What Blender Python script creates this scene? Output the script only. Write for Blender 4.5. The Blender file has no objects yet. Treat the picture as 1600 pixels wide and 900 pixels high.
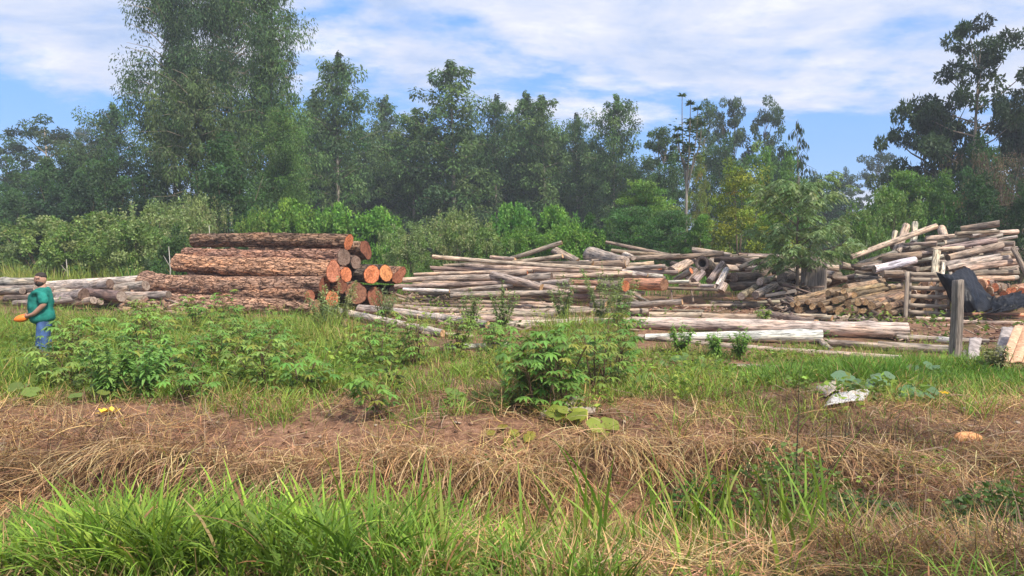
import bpy, bmesh, math, random
import numpy as np
from mathutils import Vector, Matrix

# ------------------------------------------------------------------ camera, sky, sun, exposure
SC = bpy.context.scene
COL = SC.collection
F = 1155.0                      # focal length in photo pixels (photo is 1600 wide)
TILT = math.atan(85.0 / F)      # horizon sits 85 px above the middle of the photo
EYE = 2.6
cam_d = bpy.data.cameras.new("camera"); cam = bpy.data.objects.new("camera", cam_d); COL.objects.link(cam)
cam.location = (0, 0, EYE); cam.rotation_euler = (math.pi / 2 - TILT, 0, 0)
cam_d.sensor_width = 36.0; cam_d.lens = 36.0 * F / 1600.0
cam_d.clip_start = 0.05; cam_d.clip_end = 3000
SC.camera = cam

SUN_EL, SUN_AZ = math.radians(50), math.radians(138)      # azimuth from +Y (north) clockwise: behind and to the right
sun_d = bpy.data.lights.new("sun", 'SUN'); sun = bpy.data.objects.new("sun", sun_d); COL.objects.link(sun)
sun_d.energy = 4.6; sun_d.angle = math.radians(5); sun_d.color = (1.0, 0.93, 0.82)
_sd = Vector((math.sin(SUN_AZ) * math.cos(SUN_EL), math.cos(SUN_AZ) * math.cos(SUN_EL), math.sin(SUN_EL)))
sun.rotation_euler = _sd.to_track_quat('Z', 'Y').to_euler()

def nd(nt, typ, ins=None, **attrs):
    n = nt.nodes.new(typ)
    for k, v in attrs.items(): setattr(n, k, v)
    for k, v in (ins or {}).items():
        s = n.inputs[k]
        if isinstance(v, bpy.types.NodeSocket): nt.links.new(v, s)
        else: s.default_value = v
    return n
def math_(nt, op, a, b=0.0, c=0.0, clamp=False):
    n = nd(nt, 'ShaderNodeMath', {0: a, 1: b, 2: c}, operation=op); n.use_clamp = clamp
    return n.outputs[0]
def mixc(nt, fac, a, b, mode='MIX'):
    n = nt.nodes.new('ShaderNodeMix'); n.data_type = 'RGBA'; n.blend_type = mode
    for s, v in ((n.inputs[0], fac), (n.inputs[6], a), (n.inputs[7], b)):
        if isinstance(v, bpy.types.NodeSocket): nt.links.new(v, s)
        else: s.default_value = v
    return n.outputs[2]
def ramp(nt, fac, stops):
    n = nt.nodes.new('ShaderNodeValToRGB'); nt.links.new(fac, n.inputs[0]); e = n.color_ramp.elements
    while len(e) > 1: e.remove(e[-1])
    e[0].position, e[0].color = stops[0][0], tuple(stops[0][1]) + ((1,) if len(stops[0][1]) == 3 else ())
    for p, c in stops[1:]:
        q = e.new(p); q.color = tuple(c) + ((1,) if len(c) == 3 else ())
    return n.outputs[0]
def srgb(r, g, b):
    f = lambda v: (v / 255 / 12.92) if v / 255 <= 0.04045 else ((v / 255 + 0.055) / 1.055) ** 2.4
    return (f(r), f(g), f(b), 1.0)

def build_world():
    w = bpy.data.worlds.new("World"); SC.world = w; w.use_nodes = True; nt = w.node_tree; nt.nodes.clear()
    sky = nd(nt, 'ShaderNodeTexSky', sky_type='NISHITA', sun_disc=False, sun_elevation=SUN_EL, sun_rotation=SUN_AZ,
             air_density=1.0, dust_density=0.6, ozone_density=2.5)
    co = nd(nt, 'ShaderNodeTexCoord').outputs['Generated']
    sp = nd(nt, 'ShaderNodeSeparateXYZ', {0: co})
    x, y, z = sp.outputs
    den = math_(nt, 'ADD', math_(nt, 'MAXIMUM', z, 0.0), 0.20)
    px, py = math_(nt, 'DIVIDE', x, den), math_(nt, 'DIVIDE', y, den)
    # sheets of stratocumulus seen edge on: plane projection
    pv = nd(nt, 'ShaderNodeCombineXYZ', {0: math_(nt, 'MULTIPLY', px, 0.62), 1: math_(nt, 'MULTIPLY', py, 0.8), 2: 3.1}).outputs[0]
    n1 = nd(nt, 'ShaderNodeTexNoise', {'Vector': pv, 'Scale': 1.30, 'Detail': 9.0, 'Roughness': 0.60, 'Distortion': 0.2}).outputs[0]
    n2 = nd(nt, 'ShaderNodeTexNoise', {'Vector': pv, 'Scale': 6.0, 'Detail': 7.0, 'Roughness': 0.62}).outputs[0]
    # coverage: thick above about 11 degrees, broken below, clearest in the middle right low band
    cov = nd(nt, 'ShaderNodeMapRange', {'Value': z, 1: 0.09, 2: 0.20, 3: -0.04, 4: 0.18}, interpolation_type='SMOOTHSTEP').outputs[0]
    low = nd(nt, 'ShaderNodeMapRange', {'Value': z, 1: 0.10, 2: 0.02, 3: 0.0, 4: 0.20}, interpolation_type='SMOOTHSTEP').outputs[0]
    azx = math_(nt, 'DIVIDE', x, math_(nt, 'MAXIMUM', y, 0.05))
    gap = nd(nt, 'ShaderNodeMapRange', {'Value': math_(nt, 'ABSOLUTE', math_(nt, 'SUBTRACT', azx, 0.24)), 1: 0.42, 2: 0.0, 3: 0.0, 4: 0.15},
             interpolation_type='SMOOTHSTEP').outputs[0]
    lgap = nd(nt, 'ShaderNodeMapRange', {'Value': azx, 1: -0.38, 2: -0.72, 3: 0.0, 4: 0.13}, interpolation_type='SMOOTHSTEP').outputs[0]
    gap = math_(nt, 'ADD', gap, lgap)
    band = nd(nt, 'ShaderNodeMapRange', {'Value': z, 1: 0.26, 2: 0.09, 3: 0.0, 4: 1.0}, interpolation_type='SMOOTHSTEP').outputs[0]
    m = math_(nt, 'ADD', n1, math_(nt, 'ADD', cov, low))
    m = math_(nt, 'SUBTRACT', m, math_(nt, 'MULTIPLY', gap, band))
    m = math_(nt, 'ADD', m, math_(nt, 'MULTIPLY', math_(nt, 'SUBTRACT', n2, 0.5), 0.36))
    mask = nd(nt, 'ShaderNodeMapRange', {'Value': m, 1: 0.47, 2: 0.65, 3: 0.0, 4: 0.88}, interpolation_type='SMOOTHSTEP').outputs[0]
    body = nd(nt, 'ShaderNodeTexNoise', {'Vector': pv, 'Scale': 3.4, 'Detail': 9.0, 'Roughness': 0.64, 'Distortion': 0.3}).outputs[0]
    cc = ramp(nt, body, [(0.34, (0.38, 0.48, 0.69)), (0.45, (0.55, 0.60, 0.74)), (0.56, (0.67, 0.68, 0.76)), (0.68, (0.84, 0.82, 0.86))])
    skyc = mixc(nt, 1.0, sky.outputs[0], (0.115, 0.125, 0.155, 1), 'MULTIPLY')
    skyc = mixc(nt, 0.70, skyc, (0.125, 0.36, 0.82, 1))
    hz = nd(nt, 'ShaderNodeMapRange', {'Value': z, 1: 0.12, 2: -0.02, 3: 0.0, 4: 0.45}).outputs[0]
    skyc = mixc(nt, hz, skyc, (0.48, 0.62, 0.84, 1))
    fin = mixc(nt, mask, skyc, cc)
    bg = nd(nt, 'ShaderNodeBackground', {0: fin, 1: 1.0})
    out = nd(nt, 'ShaderNodeOutputWorld', {0: bg.outputs[0]})
build_world()

SC.view_settings.view_transform = 'Standard'; SC.view_settings.look = 'None'
SC.view_settings.exposure = 0.45; SC.view_settings.gamma = 1.0; SC.view_settings.use_curve_mapping = False
SC.cycles.use_denoising = True
SC.cycles.max_bounces = 6; SC.cycles.diffuse_bounces = 3; SC.cycles.transmission_bounces = 3; SC.cycles.glossy_bounces = 2
SC.cycles.transparent_max_bounces = 4; SC.cycles.volume_bounces = 0
SC.cycles.use_adaptive_sampling = True; SC.cycles.adaptive_threshold = 0.02
SC.cycles.caustics_reflective = False; SC.cycles.caustics_refractive = False

# ------------------------------------------------------------------ helpers
def at(px, py, Y):
    """world point seen at photo pixel (px, py) at forward distance Y"""
    u, v = (px - 800) / F, (450 - py) / F
    dy = math.cos(TILT) + v * math.sin(TILT); dz = -math.sin(TILT) + v * math.cos(TILT)
    s = Y / dy
    return Vector((u * s, Y, EYE + dz * s))
def rng_(seed): return np.random.default_rng(seed)
def _hash(ix, iy, iz, seed):
    h = (ix * 374761393 + iy * 668265263 + iz * 2147483647 + seed * 974711) & 0xffffffff
    h = ((h ^ (h >> 13)) * 1274126177) & 0xffffffff
    return ((h ^ (h >> 16)) & 0xffff) / 65535.0
def vnoise(x, y, z=0.0, seed=0):
    x, y, z = np.broadcast_arrays(np.asarray(x, float), np.asarray(y, float), np.asarray(z, float))
    ix, iy, iz = np.floor(x).astype(np.int64), np.floor(y).astype(np.int64), np.floor(z).astype(np.int64)
    fx, fy, fz = x - ix, y - iy, z - iz
    sx, sy, sz = fx * fx * (3 - 2 * fx), fy * fy * (3 - 2 * fy), fz * fz * (3 - 2 * fz)
    r = 0
    for a in (0, 1):
        for b in (0, 1):
            for c in (0, 1):
                wgt = (sx if a else 1 - sx) * (sy if b else 1 - sy) * (sz if c else 1 - sz)
                r = r + wgt * _hash(ix + a, iy + b, iz + c, seed)
    return r
def fbm(x, y, z=0.0, seed=0, oct=3):
    r, a, t = 0, 0.5, 0
    for i in range(oct):
        r = r + a * vnoise(np.asarray(x) * 2 ** i, np.asarray(y) * 2 ** i, np.asarray(z) * 2 ** i, seed + i); t += a; a *= 0.5
    return r / t
MOUNDS = ((-1.0, 7.05, .26, .55, .28), (.05, 6.75, .22, .5, .28), (.95, 7.2, .36, .38, .25), (2.75, 7.3, .22, .5, .3), (-3.6, 7.15, .26, .7, .3), (-2.3, 6.8, .14, .5, .3), (3.9, 7.0, .2, .6, .4), (1.75, 7.6, .12, .5, .3), (-.3, 8.3, .12, .6, .4))
def gz(x, y):
    """height of the ground: road bank, shallow ditch, bank of dry straw, flat log yard"""
    x, y = np.asarray(x, float), np.asarray(y, float)
    yy = y + 0.5 * (fbm(x * 0.45, y * 0.2, 0, 5) - 0.5) * np.clip((y - 3) / 3, 0, 1)
    z = np.interp(yy, [-50, 0, 3.5, 4.6, 5.6, 6.2, 7.0, 8.2, 9.4, 11, 13, 16, 60, 400],
                  [.9, .9, .85, .5, .12, 0, .12, .40, .43, .22, .05, 0, 0, 0])
    z = z - 0.55 * np.exp(-((x - 1.75) ** 2 / .35 + (y - 6.75) ** 2 / .30))
    for mx, my, mh, sx, sy in MOUNDS: z = z + mh * np.exp(-((x - mx) / sx) ** 2 - ((y - my) / sy) ** 2)
    k = np.clip((y - 4) / 3, 0, 1) * np.clip((60 - y) / 30, 0, 1)
    return z + k * (0.10 * (fbm(x * 0.9, y * 0.9, 0, 11) - 0.5) + 0.05 * (fbm(x * 4, y * 4, 0, 12) - 0.5))

def raw_mesh(name, V, faces_idx, loop_tot, cols=None, smooth=False, attrs=None):
    """mesh from numpy arrays: V (n,3), flat loop vertex indices, loops per face"""
    V = np.asarray(V, np.float32); fi = np.asarray(faces_idx, np.int32); lt = np.asarray(loop_tot, np.int32)
    me = bpy.data.meshes.new(name)
    me.vertices.add(len(V)); me.vertices.foreach_set('co', V.ravel())
    me.loops.add(len(fi)); me.loops.foreach_set('vertex_index', fi)
    ls = np.concatenate(([0], np.cumsum(lt)[:-1])).astype(np.int32)
    me.polygons.add(len(lt)); me.polygons.foreach_set('loop_start', ls); me.polygons.foreach_set('loop_total', lt)
    if smooth: me.polygons.foreach_set('use_smooth', np.ones(len(lt), bool))
    if cols is not None:
        a = me.attributes.new('Col', 'FLOAT_COLOR', 'POINT')
        c = np.ones((len(V), 4), np.float32); c[:, :3] = cols; a.data.foreach_set('color', c.ravel())
    for k, v in (attrs or {}).items():
        a = me.attributes.new(k, 'FLOAT', 'POINT'); a.data.foreach_set('value', np.asarray(v, np.float32))
    me.update(calc_edges=True); me.validate()
    return me
class MB:
    """collects quads/tris of tubes, boxes and leaves into one mesh"""
    def __init__(s): s.V = []; s.I = []; s.T = []; s.C = []; s.n = 0
    def add(s, V, faces, col=None):
        V = np.asarray(V, float).reshape(-1, 3)
        for f in faces: s.I.extend([i + s.n for i in f]); s.T.append(len(f))
        s.V.append(V); s.C.append(np.tile(np.asarray(col if col is not None else (1, 1, 1), float), (len(V), 1)) if np.ndim(col) < 2 else col); s.n += len(V)
    def add_np(s, V, idx, k, col):
        s.V.append(V); s.I.extend((idx.ravel() + s.n).tolist()); s.T.extend([k] * (idx.size // k)); s.C.append(col); s.n += len(V)
    def tube(s, pts, rad, n=7, col=None, cap=True):
        P = [Vector(p) for p in pts]; m = len(P)
        rad = list(rad) if hasattr(rad, '__len__') else [rad] * m
        V = []
        ref = None
        for i in range(m):
            t = (P[min(i + 1, m - 1)] - P[max(i - 1, 0)]).normalized()
            if ref is None: ref = t.orthogonal().normalized()
            ref = (ref - t * ref.dot(t)).normalized(); b = t.cross(ref)
            for j in range(n):
                a = 2 * math.pi * j / n
                V.append(P[i] + (ref * math.cos(a) + b * math.sin(a)) * rad[i])
        fc = [(i * n + j, i * n + (j + 1) % n, (i + 1) * n + (j + 1) % n, (i + 1) * n + j) for i in range(m - 1) for j in range(n)]
        if cap: fc += [tuple(reversed(range(n))), tuple((m - 1) * n + j for j in range(n))]
        s.add([tuple(v) for v in V], fc, col)
    def box(s, c, size, M=None, col=None, jit=0.0, rnd=None):
        V = []
        for dx in (-.5, .5):
            for dy in (-.5, .5):
                for dz in (-.5, .5):
                    v = Vector((dx * size[0], dy * size[1], dz * size[2]))
                    if jit: v += Vector((rnd.uniform(-jit, jit) for _ in range(3)))
                    if M is not None: v = M @ v
                    V.append(tuple(v + Vector(c)))
        s.add(V, [(0, 1, 3, 2), (4, 6, 7, 5), (0, 4, 5, 1), (2, 3, 7, 6), (0, 2, 6, 4), (1, 5, 7, 3)], col)
    def mesh(s, name, smooth=False):
        return raw_mesh(name, np.concatenate(s.V), s.I, s.T, np.concatenate(s.C), smooth)
    def build(s, name, mat, parent=None, smooth=False):
        return link(name, s.mesh(name, smooth), mat, parent)
def link(name, me, mat=None, parent=None):
    o = bpy.data.objects.new(name, me); COL.objects.link(o)
    if mat is not None and not me.materials: me.materials.append(mat)
    if parent is not None: o.parent = parent
    return o
def empty(name, loc=(0, 0, 0), rz=0.0):
    o = bpy.data.objects.new(name, None); COL.objects.link(o); o.location = loc; o.rotation_euler = (0, 0, rz); o.empty_display_size = 0.2
    return o
def tag(o, label=None, cat=None, group=None, kind=None):
    if label: o['label'] = label
    if cat: o['category'] = cat
    if group: o['group'] = group
    if kind: o['kind'] = kind
    return o

# ------------------------------------------------------------------ materials
def new_mat(name):
    m = bpy.data.materials.new(name); m.use_nodes = True; nt = m.node_tree; nt.nodes.clear()
    out = nt.nodes.new('ShaderNodeOutputMaterial'); return m, nt, out
def leaf_mat(name, transl=0.35, rough=0.55, spec=0.3):
    m, nt, out = new_mat(name)
    a = nd(nt, 'ShaderNodeAttribute', attribute_name='Col').outputs['Color']
    oi = nd(nt, 'ShaderNodeObjectInfo')
    c = mixc(nt, 1.0, a, oi.outputs['Color'], 'MULTIPLY')
    p = nd(nt, 'ShaderNodeBsdfPrincipled', {'Base Color': c, 'Roughness': rough, 'Specular IOR Level': spec})
    t = nd(nt, 'ShaderNodeBsdfTranslucent', {'Color': mixc(nt, 1.0, c, (1.25, 1.2, 0.6, 1), 'MULTIPLY')})
    mx = nd(nt, 'ShaderNodeMixShader', {0: transl, 1: p.outputs[0], 2: t.outputs[0]})
    nt.links.new(mx.outputs[0], out.inputs[0]); return m
def bark_mat(name, scale, stretch, contrast, bump, rough=0.85, cracks=None):
    """wood or bark running along local X; tinted by the object's colour"""
    m, nt, out = new_mat(name)
    co = nd(nt, 'ShaderNodeTexCoord').outputs['Object']
    oi = nd(nt, 'ShaderNodeObjectInfo')
    off = nd(nt, 'ShaderNodeVectorMath', {0: co, 1: nd(nt, 'ShaderNodeCombineXYZ', {0: math_(nt, 'MULTIPLY', oi.outputs['Random'], 37.0)}).outputs[0]}, operation='ADD').outputs[0]
    mp = nd(nt, 'ShaderNodeMapping', {'Vector': off, 'Scale': (scale * stretch, scale, scale)}).outputs[0]
    n1 = nd(nt, 'ShaderNodeTexNoise', {'Vector': mp, 'Scale': 1.0, 'Detail': 7.0, 'Roughness': 0.65, 'Distortion': 0.6}).outputs[0]
    mp2 = nd(nt, 'ShaderNodeMapping', {'Vector': off, 'Scale': (1.3, 3.0, 3.0)}).outputs[0]
    n2 = nd(nt, 'ShaderNodeTexNoise', {'Vector': mp2, 'Scale': 1.0, 'Detail': 4.0, 'Roughness': 0.6}).outputs[0]
    lo = 1.0 - contrast
    v = ramp(nt, n1, [(0.34, (lo * .30, lo * .27, lo * .25)), (0.45, (lo, lo, lo)), (0.54, (1, 1, 1)), (0.70, (1.35, 1.30, 1.22))])
    c = mixc(nt, 1.0, oi.outputs['Color'], v, 'MULTIPLY')
    blot = ramp(nt, n2, [(0.33, (0.50, 0.47, 0.46)), (0.47, (0.95, 0.95, 0.95)), (0.66, (1.32, 1.16, 1.0))])
    c = mixc(nt, 1.0, c, blot, 'MULTIPLY')
    hgt = n1
    if cracks:   # plates of bark parted by long fissures
        wv = nd(nt, 'ShaderNodeTexNoise', {'Vector': off, 'Scale': 5.0, 'Detail': 4.0}).outputs[1]
        mp3 = nd(nt, 'ShaderNodeMapping', {'Vector': nd(nt, 'ShaderNodeVectorMath', {0: off, 1: nd(nt, 'ShaderNodeVectorMath', {0: wv, 1: (.16, .16, .16)}, operation='MULTIPLY').outputs[0]}, operation='ADD').outputs[0], 'Scale': cracks}).outputs[0]
        vo = nd(nt, 'ShaderNodeTexVoronoi', {'Vector': mp3, 'Scale': 1.0}, feature='DISTANCE_TO_EDGE').outputs['Distance']
        vc = nd(nt, 'ShaderNodeTexVoronoi', {'Vector': mp3, 'Scale': 1.0}, feature='F1').outputs['Color']
        cr = nd(nt, 'ShaderNodeMapRange', {'Value': vo, 1: 0.01, 2: 0.12, 3: 0.0, 4: 1.0}, interpolation_type='SMOOTHSTEP').outputs[0]
        c = mixc(nt, 1.0, c, ramp(nt, cr, [(0.0, (0.34, 0.29, 0.26)), (0.5, (0.84, 0.80, 0.77)), (1.0, (1.06, 1.06, 1.06))]), 'MULTIPLY')
        c = nd(nt, 'ShaderNodeHueSaturation', {'Value': nd(nt, 'ShaderNodeMapRange', {'Value': vc, 1: 0.0, 2: 1.0, 3: 0.86, 4: 1.10}).outputs[0], 'Color': c}).outputs[0]
        hgt = math_(nt, 'ADD', math_(nt, 'MULTIPLY', n1, 0.5), cr)
    b = nd(nt, 'ShaderNodeBump', {'Strength': bump, 'Distance': 0.045 if cracks else 0.02, 'Height': hgt})
    p = nd(nt, 'ShaderNodeBsdfPrincipled', {'Base Color': c, 'Roughness': rough, 'Specular IOR Level': 0.2, 'Normal': b.outputs[0]})
    nt.links.new(p.outputs[0], out.inputs[0]); return m
def cut_mat():
    """sawn end grain, tinted by the object's colour; attribute rad runs 0 at the pith to 1 at the bark"""
    m, nt, out = new_mat('sawn_end_grain')
    oi = nd(nt, 'ShaderNodeObjectInfo'); rnd = oi.outputs['Random']
    co = nd(nt, 'ShaderNodeVectorMath', {0: nd(nt, 'ShaderNodeTexCoord').outputs['Object'], 1: nd(nt, 'ShaderNodeCombineXYZ', {0: math_(nt, 'MULTIPLY', rnd, 91.7), 1: math_(nt, 'MULTIPLY', rnd, 57.3), 2: math_(nt, 'MULTIPLY', rnd, 33.1)}).outputs[0]}, operation='ADD').outputs[0]
    nz = nd(nt, 'ShaderNodeTexNoise', {'Vector': co, 'Scale': 6.0, 'Detail': 5.0}).outputs[0]
    rad = nd(nt, 'ShaderNodeAttribute', attribute_name='rad').outputs['Fac']
    w = math_(nt, 'SINE', math_(nt, 'MULTIPLY', math_(nt, 'ADD', rad, math_(nt, 'MULTIPLY', nz, 0.28)), 66.0))
    ring = nd(nt, 'ShaderNodeMapRange', {'Value': w, 1: -1.0, 2: 1.0, 3: 0.93, 4: 1.03}).outputs[0]
    edge = ramp(nt, math_(nt, 'ADD', rad, math_(nt, 'MULTIPLY', math_(nt, 'SUBTRACT', nz, 0.5), 0.12)),
                [(0.0, (0.90, 0.82, 0.78)), (0.12, (0.97, 0.94, 0.91)), (0.74, (1, 1, 1)), (0.84, (1.10, 1.10, 1.08)), (0.93, (1.0, .95, .92)), (0.97, (0.35, 0.26, 0.22))])
    n3 = nd(nt, 'ShaderNodeTexNoise', {'Vector': co, 'Scale': 22.0, 'Detail': 4.0}).outputs[0]
    blot = ramp(nt, n3, [(0.3, (0.55, 0.48, 0.44)), (0.6, (1.10, 1.10, 1.10))])
    c = mixc(nt, 1.0, mixc(nt, 1.0, oi.outputs['Color'], edge, 'MULTIPLY'), blot, 'MULTIPLY')
    n4 = nd(nt, 'ShaderNodeTexNoise', {'Vector': co, 'Scale': 4.5, 'Detail': 3.0, 'Distortion': 1.2}).outputs[0]
    c = mixc(nt, 1.0, c, ramp(nt, n4, [(0.32, (0.50, 0.46, 0.46)), (0.48, (0.92, 0.90, 0.88)), (0.65, (1.12, 1.12, 1.12))]), 'MULTIPLY')
    hs = nd(nt, 'ShaderNodeHueSaturation', {'Value': ring, 'Color': c}).outputs[0]
    b = nd(nt, 'ShaderNodeBump', {'Strength': 0.4, 'Distance': 0.01, 'Height': n3})
    p = nd(nt, 'ShaderNodeBsdfPrincipled', {'Base Color': hs, 'Roughness': 0.8, 'Specular IOR Level': 0.2, 'Normal': b.outputs[0]})
    nt.links.new(p.outputs[0], out.inputs[0]); return m
def plain_mat(name, col, rough=0.7, noise=0.25, scale=8.0, bump=0.2, spec=0.3, stretch=(1, 1, 1)):
    m, nt, out = new_mat(name)
    co = nd(nt, 'ShaderNodeTexCoord').outputs['Object']
    mp = nd(nt, 'ShaderNodeMapping', {'Vector': co, 'Scale': stretch}).outputs[0]
    n1 = nd(nt, 'ShaderNodeTexNoise', {'Vector': mp, 'Scale': scale, 'Detail': 6.0, 'Roughness': 0.6}).outputs[0]
    v = ramp(nt, n1, [(0.3, (1 - noise,) * 3), (0.7, (1 + noise,) * 3)])
    c = mixc(nt, 1.0, tuple(col[:3]) + (1,), v, 'MULTIPLY')
    b = nd(nt, 'ShaderNodeBump', {'Strength': bump, 'Distance': 0.02, 'Height': n1})
    p = nd(nt, 'ShaderNodeBsdfPrincipled', {'Base Color': c, 'Roughness': rough, 'Specular IOR Level': spec, 'Normal': b.outputs[0]})
    nt.links.new(p.outputs[0], out.inputs[0]); return m
def ground_mat():
    m, nt, out = new_mat('yard_soil')
    co = nd(nt, 'ShaderNodeTexCoord').outputs['Object']
    n1 = nd(nt, 'ShaderNodeTexNoise', {'Vector': co, 'Scale': 0.55, 'Detail': 8.0, 'Roughness': 0.62}).outputs[0]
    n2 = nd(nt, 'ShaderNodeTexNoise', {'Vector': co, 'Scale': 7.0, 'Detail': 9.0, 'Roughness': 0.7}).outputs[0]
    n3 = nd(nt, 'ShaderNodeTexNoise', {'Vector': co, 'Scale': 60.0, 'Detail': 4.0, 'Roughness': 0.7}).outputs[0]
    soil = ramp(nt, n2, [(0.28, (0.11, 0.060, 0.040)), (0.45, (0.24, 0.130, 0.083)), (0.6, (0.36, 0.205, 0.132)), (0.75, (0.45, 0.28, 0.19))])
    grit = ramp(nt, n3, [(0.3, (0.6, 0.58, 0.55)), (0.55, (1, 1, 1)), (0.72, (1.4, 1.35, 1.25))])
    soil = mixc(nt, 1.0, soil, grit, 'MULTIPLY')
    sp = nd(nt, 'ShaderNodeSeparateXYZ', {0: co})
    far = nd(nt, 'ShaderNodeMapRange', {'Value': sp.outputs[1], 1: 30.0, 2: 40.0, 3: 0.0, 4: 0.9}).outputs[0]
    near = nd(nt, 'ShaderNodeMapRange', {'Value': sp.outputs[1], 1: 6.2, 2: 5.2, 3: 0.0, 4: 0.75}).outputs[0]
    mid = math_(nt, 'MULTIPLY', nd(nt, 'ShaderNodeMapRange', {'Value': n1, 1: 0.42, 2: 0.6, 3: 0.0, 4: 0.6}).outputs[0],
                nd(nt, 'ShaderNodeMapRange', {'Value': sp.outputs[1], 1: 9.2, 2: 10.5, 3: 0.0, 4: 1.0}).outputs[0])
    g = math_(nt, 'MAXIMUM', math_(nt, 'MAXIMUM', far, near), mid)
    grn = ramp(nt, n2, [(0.3, (0.030, 0.040, 0.014)), (0.6, (0.075, 0.085, 0.030)), (0.8, (0.13, 0.12, 0.05))])
    c = mixc(nt, g, soil, grn)
    h = math_(nt, 'ADD', n2, math_(nt, 'MULTIPLY', n3, 0.35))
    b = nd(nt, 'ShaderNodeBump', {'Strength': 0.9, 'Distance': 0.06, 'Height': h})
    p = nd(nt, 'ShaderNodeBsdfPrincipled', {'Base Color': c, 'Roughness': 0.95, 'Specular IOR Level': 0.1, 'Normal': b.outputs[0]})
    nt.links.new(p.outputs[0], out.inputs[0]); return m
M_LEAF = leaf_mat('green_leaf'); M_GRASS = leaf_mat('grass_blade', 0.32, 0.6, 0.2); M_STRAW = leaf_mat('dry_straw', 0.15, 0.7, 0.2)
M_TWIG = leaf_mat('woody_twig', 0.0, 0.85, 0.15)
M_THICK = bark_mat('furrowed_bark', 22.0, 0.16, 0.40, 1.0, 0.9, (2.2, 13.0, 13.0))
M_POLE = bark_mat('peeled_pole', 24.0, 0.10, 0.50, 0.8, 0.8)
M_CUT = cut_mat(); M_GROUND = ground_mat()
M_TRUNK = leaf_mat('trunk_bark', 0.0, 0.85, 0.15)

# ------------------------------------------------------------------ ground, one sheet to the horizon
def build_ground():
    ys = np.concatenate((np.linspace(-60, 2.5, 8), np.arange(3.0, 13, .10), np.arange(13, 34, .35), np.geomspace(34.5, 900, 34)))
    s = np.concatenate((np.arange(0, 9, .12), np.arange(9, 22, .5), np.geomspace(22.5, 900, 24))); xs = np.concatenate((-s[:0:-1], s))
    X, Y = np.meshgrid(xs, ys); V = np.stack((X, Y, gz(X, Y)), -1).reshape(-1, 3)
    nx, ny = len(xs), len(ys); i = np.arange((ny - 1) * (nx - 1)); r, c = i // (nx - 1), i % (nx - 1); a = r * nx + c
    idx = np.stack((a, a + 1, a + nx + 1, a + nx), -1)
    me = raw_mesh('ground', V, idx.ravel(), np.full(len(idx), 4), smooth=True)
    tag(link('ground', me, M_GROUND), 'reddish brown bare soil of the log yard and its bank', 'ground', kind='structure')
build_ground()
# ------------------------------------------------------------------ grass, straw, low weeds
def pick(r, pal, n, jit=0.18):
    pal = np.asarray(pal, float); c = pal[r.integers(0, len(pal), n)]
    return np.clip(c * (1 + r.normal(0, jit, (n, 1))) * (1 + r.normal(0, jit * .35, (n, 3))), 0.004, 0.9)
def blades(P, L, W, az, lean, curl, col, r, nseg=4, prof=None, tipcol=None):
    """curved tapering strips: rooted at P, leaning towards az, bending by curl along their length"""
    n = len(P); t = np.linspace(0, 1, nseg + 1)
    th = lean[:, None] + curl[:, None] * t[None, :]
    ds = (L / nseg)[:, None]
    hx = np.concatenate((np.zeros((n, 1)), np.cumsum(np.sin(th[:, :-1]) * ds, 1)), 1)
    hz = np.concatenate((np.zeros((n, 1)), np.cumsum(np.cos(th[:, :-1]) * ds, 1)), 1)
    dx, dy = np.cos(az)[:, None], np.sin(az)[:, None]
    ctr = np.stack((P[:, 0:1] + dx * hx, P[:, 1:2] + dy * hx, P[:, 2:3] + hz), -1)
    prof = np.interp(t, [0, .35, .75, 1], [.55, 1.0, .7, .06]) if prof is None else np.interp(t, np.linspace(0, 1, len(prof)), prof)
    tw = r.uniform(-.9, .9, n)
    sx, sy = -np.sin(az + tw)[:, None], np.cos(az + tw)[:, None]
    hw = (W * .5)[:, None] * prof[None, :]
    side = np.stack((sx * hw, sy * hw, hw * r.uniform(-.5, .5, (n, 1))), -1)
    V = np.stack((ctr - side, ctr + side), 2).reshape(-1, 3)
    k = np.arange(nseg); q = np.stack((2 * k, 2 * k + 1, 2 * k + 3, 2 * k + 2), -1)
    idx = (np.arange(n)[:, None, None] * (2 * (nseg + 1)) + q[None]).reshape(-1, 4)
    c = np.repeat(col[:, None, :], nseg + 1, 1)
    if tipcol is not None:
        f = (t ** 2)[None, :, None]; c = c * (1 - f) + tipcol[:, None, :] * f
    c = np.repeat(c, 2, 1).reshape(-1, 3)
    return V, idx, c
def flats(C, d, L, W, col, r, fold=0.25):
    """diamond leaves: root C, unit direction d"""
    n = len(C); q = r.normal(size=(n, 3)); w = np.cross(d, q); w /= np.linalg.norm(w, axis=1, keepdims=True) + 1e-9
    u = np.cross(w, d)
    m = C + d * (L * .42)[:, None] - u * (L * .06 * fold * 4)[:, None]
    V = np.stack((C, m + w * (W * .5)[:, None], C + d * L[:, None], m - w * (W * .5)[:, None]), 1).reshape(-1, 3)
    idx = np.arange(4 * n).reshape(n, 4)
    return V, idx, np.repeat(col, 4, 0)
def join(parts):
    V, I, T, C, off = [], [], [], [], 0
    for v, i, c in parts:
        V.append(v); I.append((i + off).ravel()); T.append(np.full(len(i), i.shape[1])); C.append(c); off += len(v)
    return np.concatenate(V), np.concatenate(I), np.concatenate(T), np.concatenate(C)
def stuff(name, parts, mat, label, cat):
    V, I, T, C = join(parts)
    return tag(link(name, raw_mesh(name, V, I, T, C), mat), label, cat, kind='stuff')
def sst(a, b, v): t = np.clip((v - a) / (b - a), 0, 1); return t * t * (3 - 2 * t)
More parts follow.
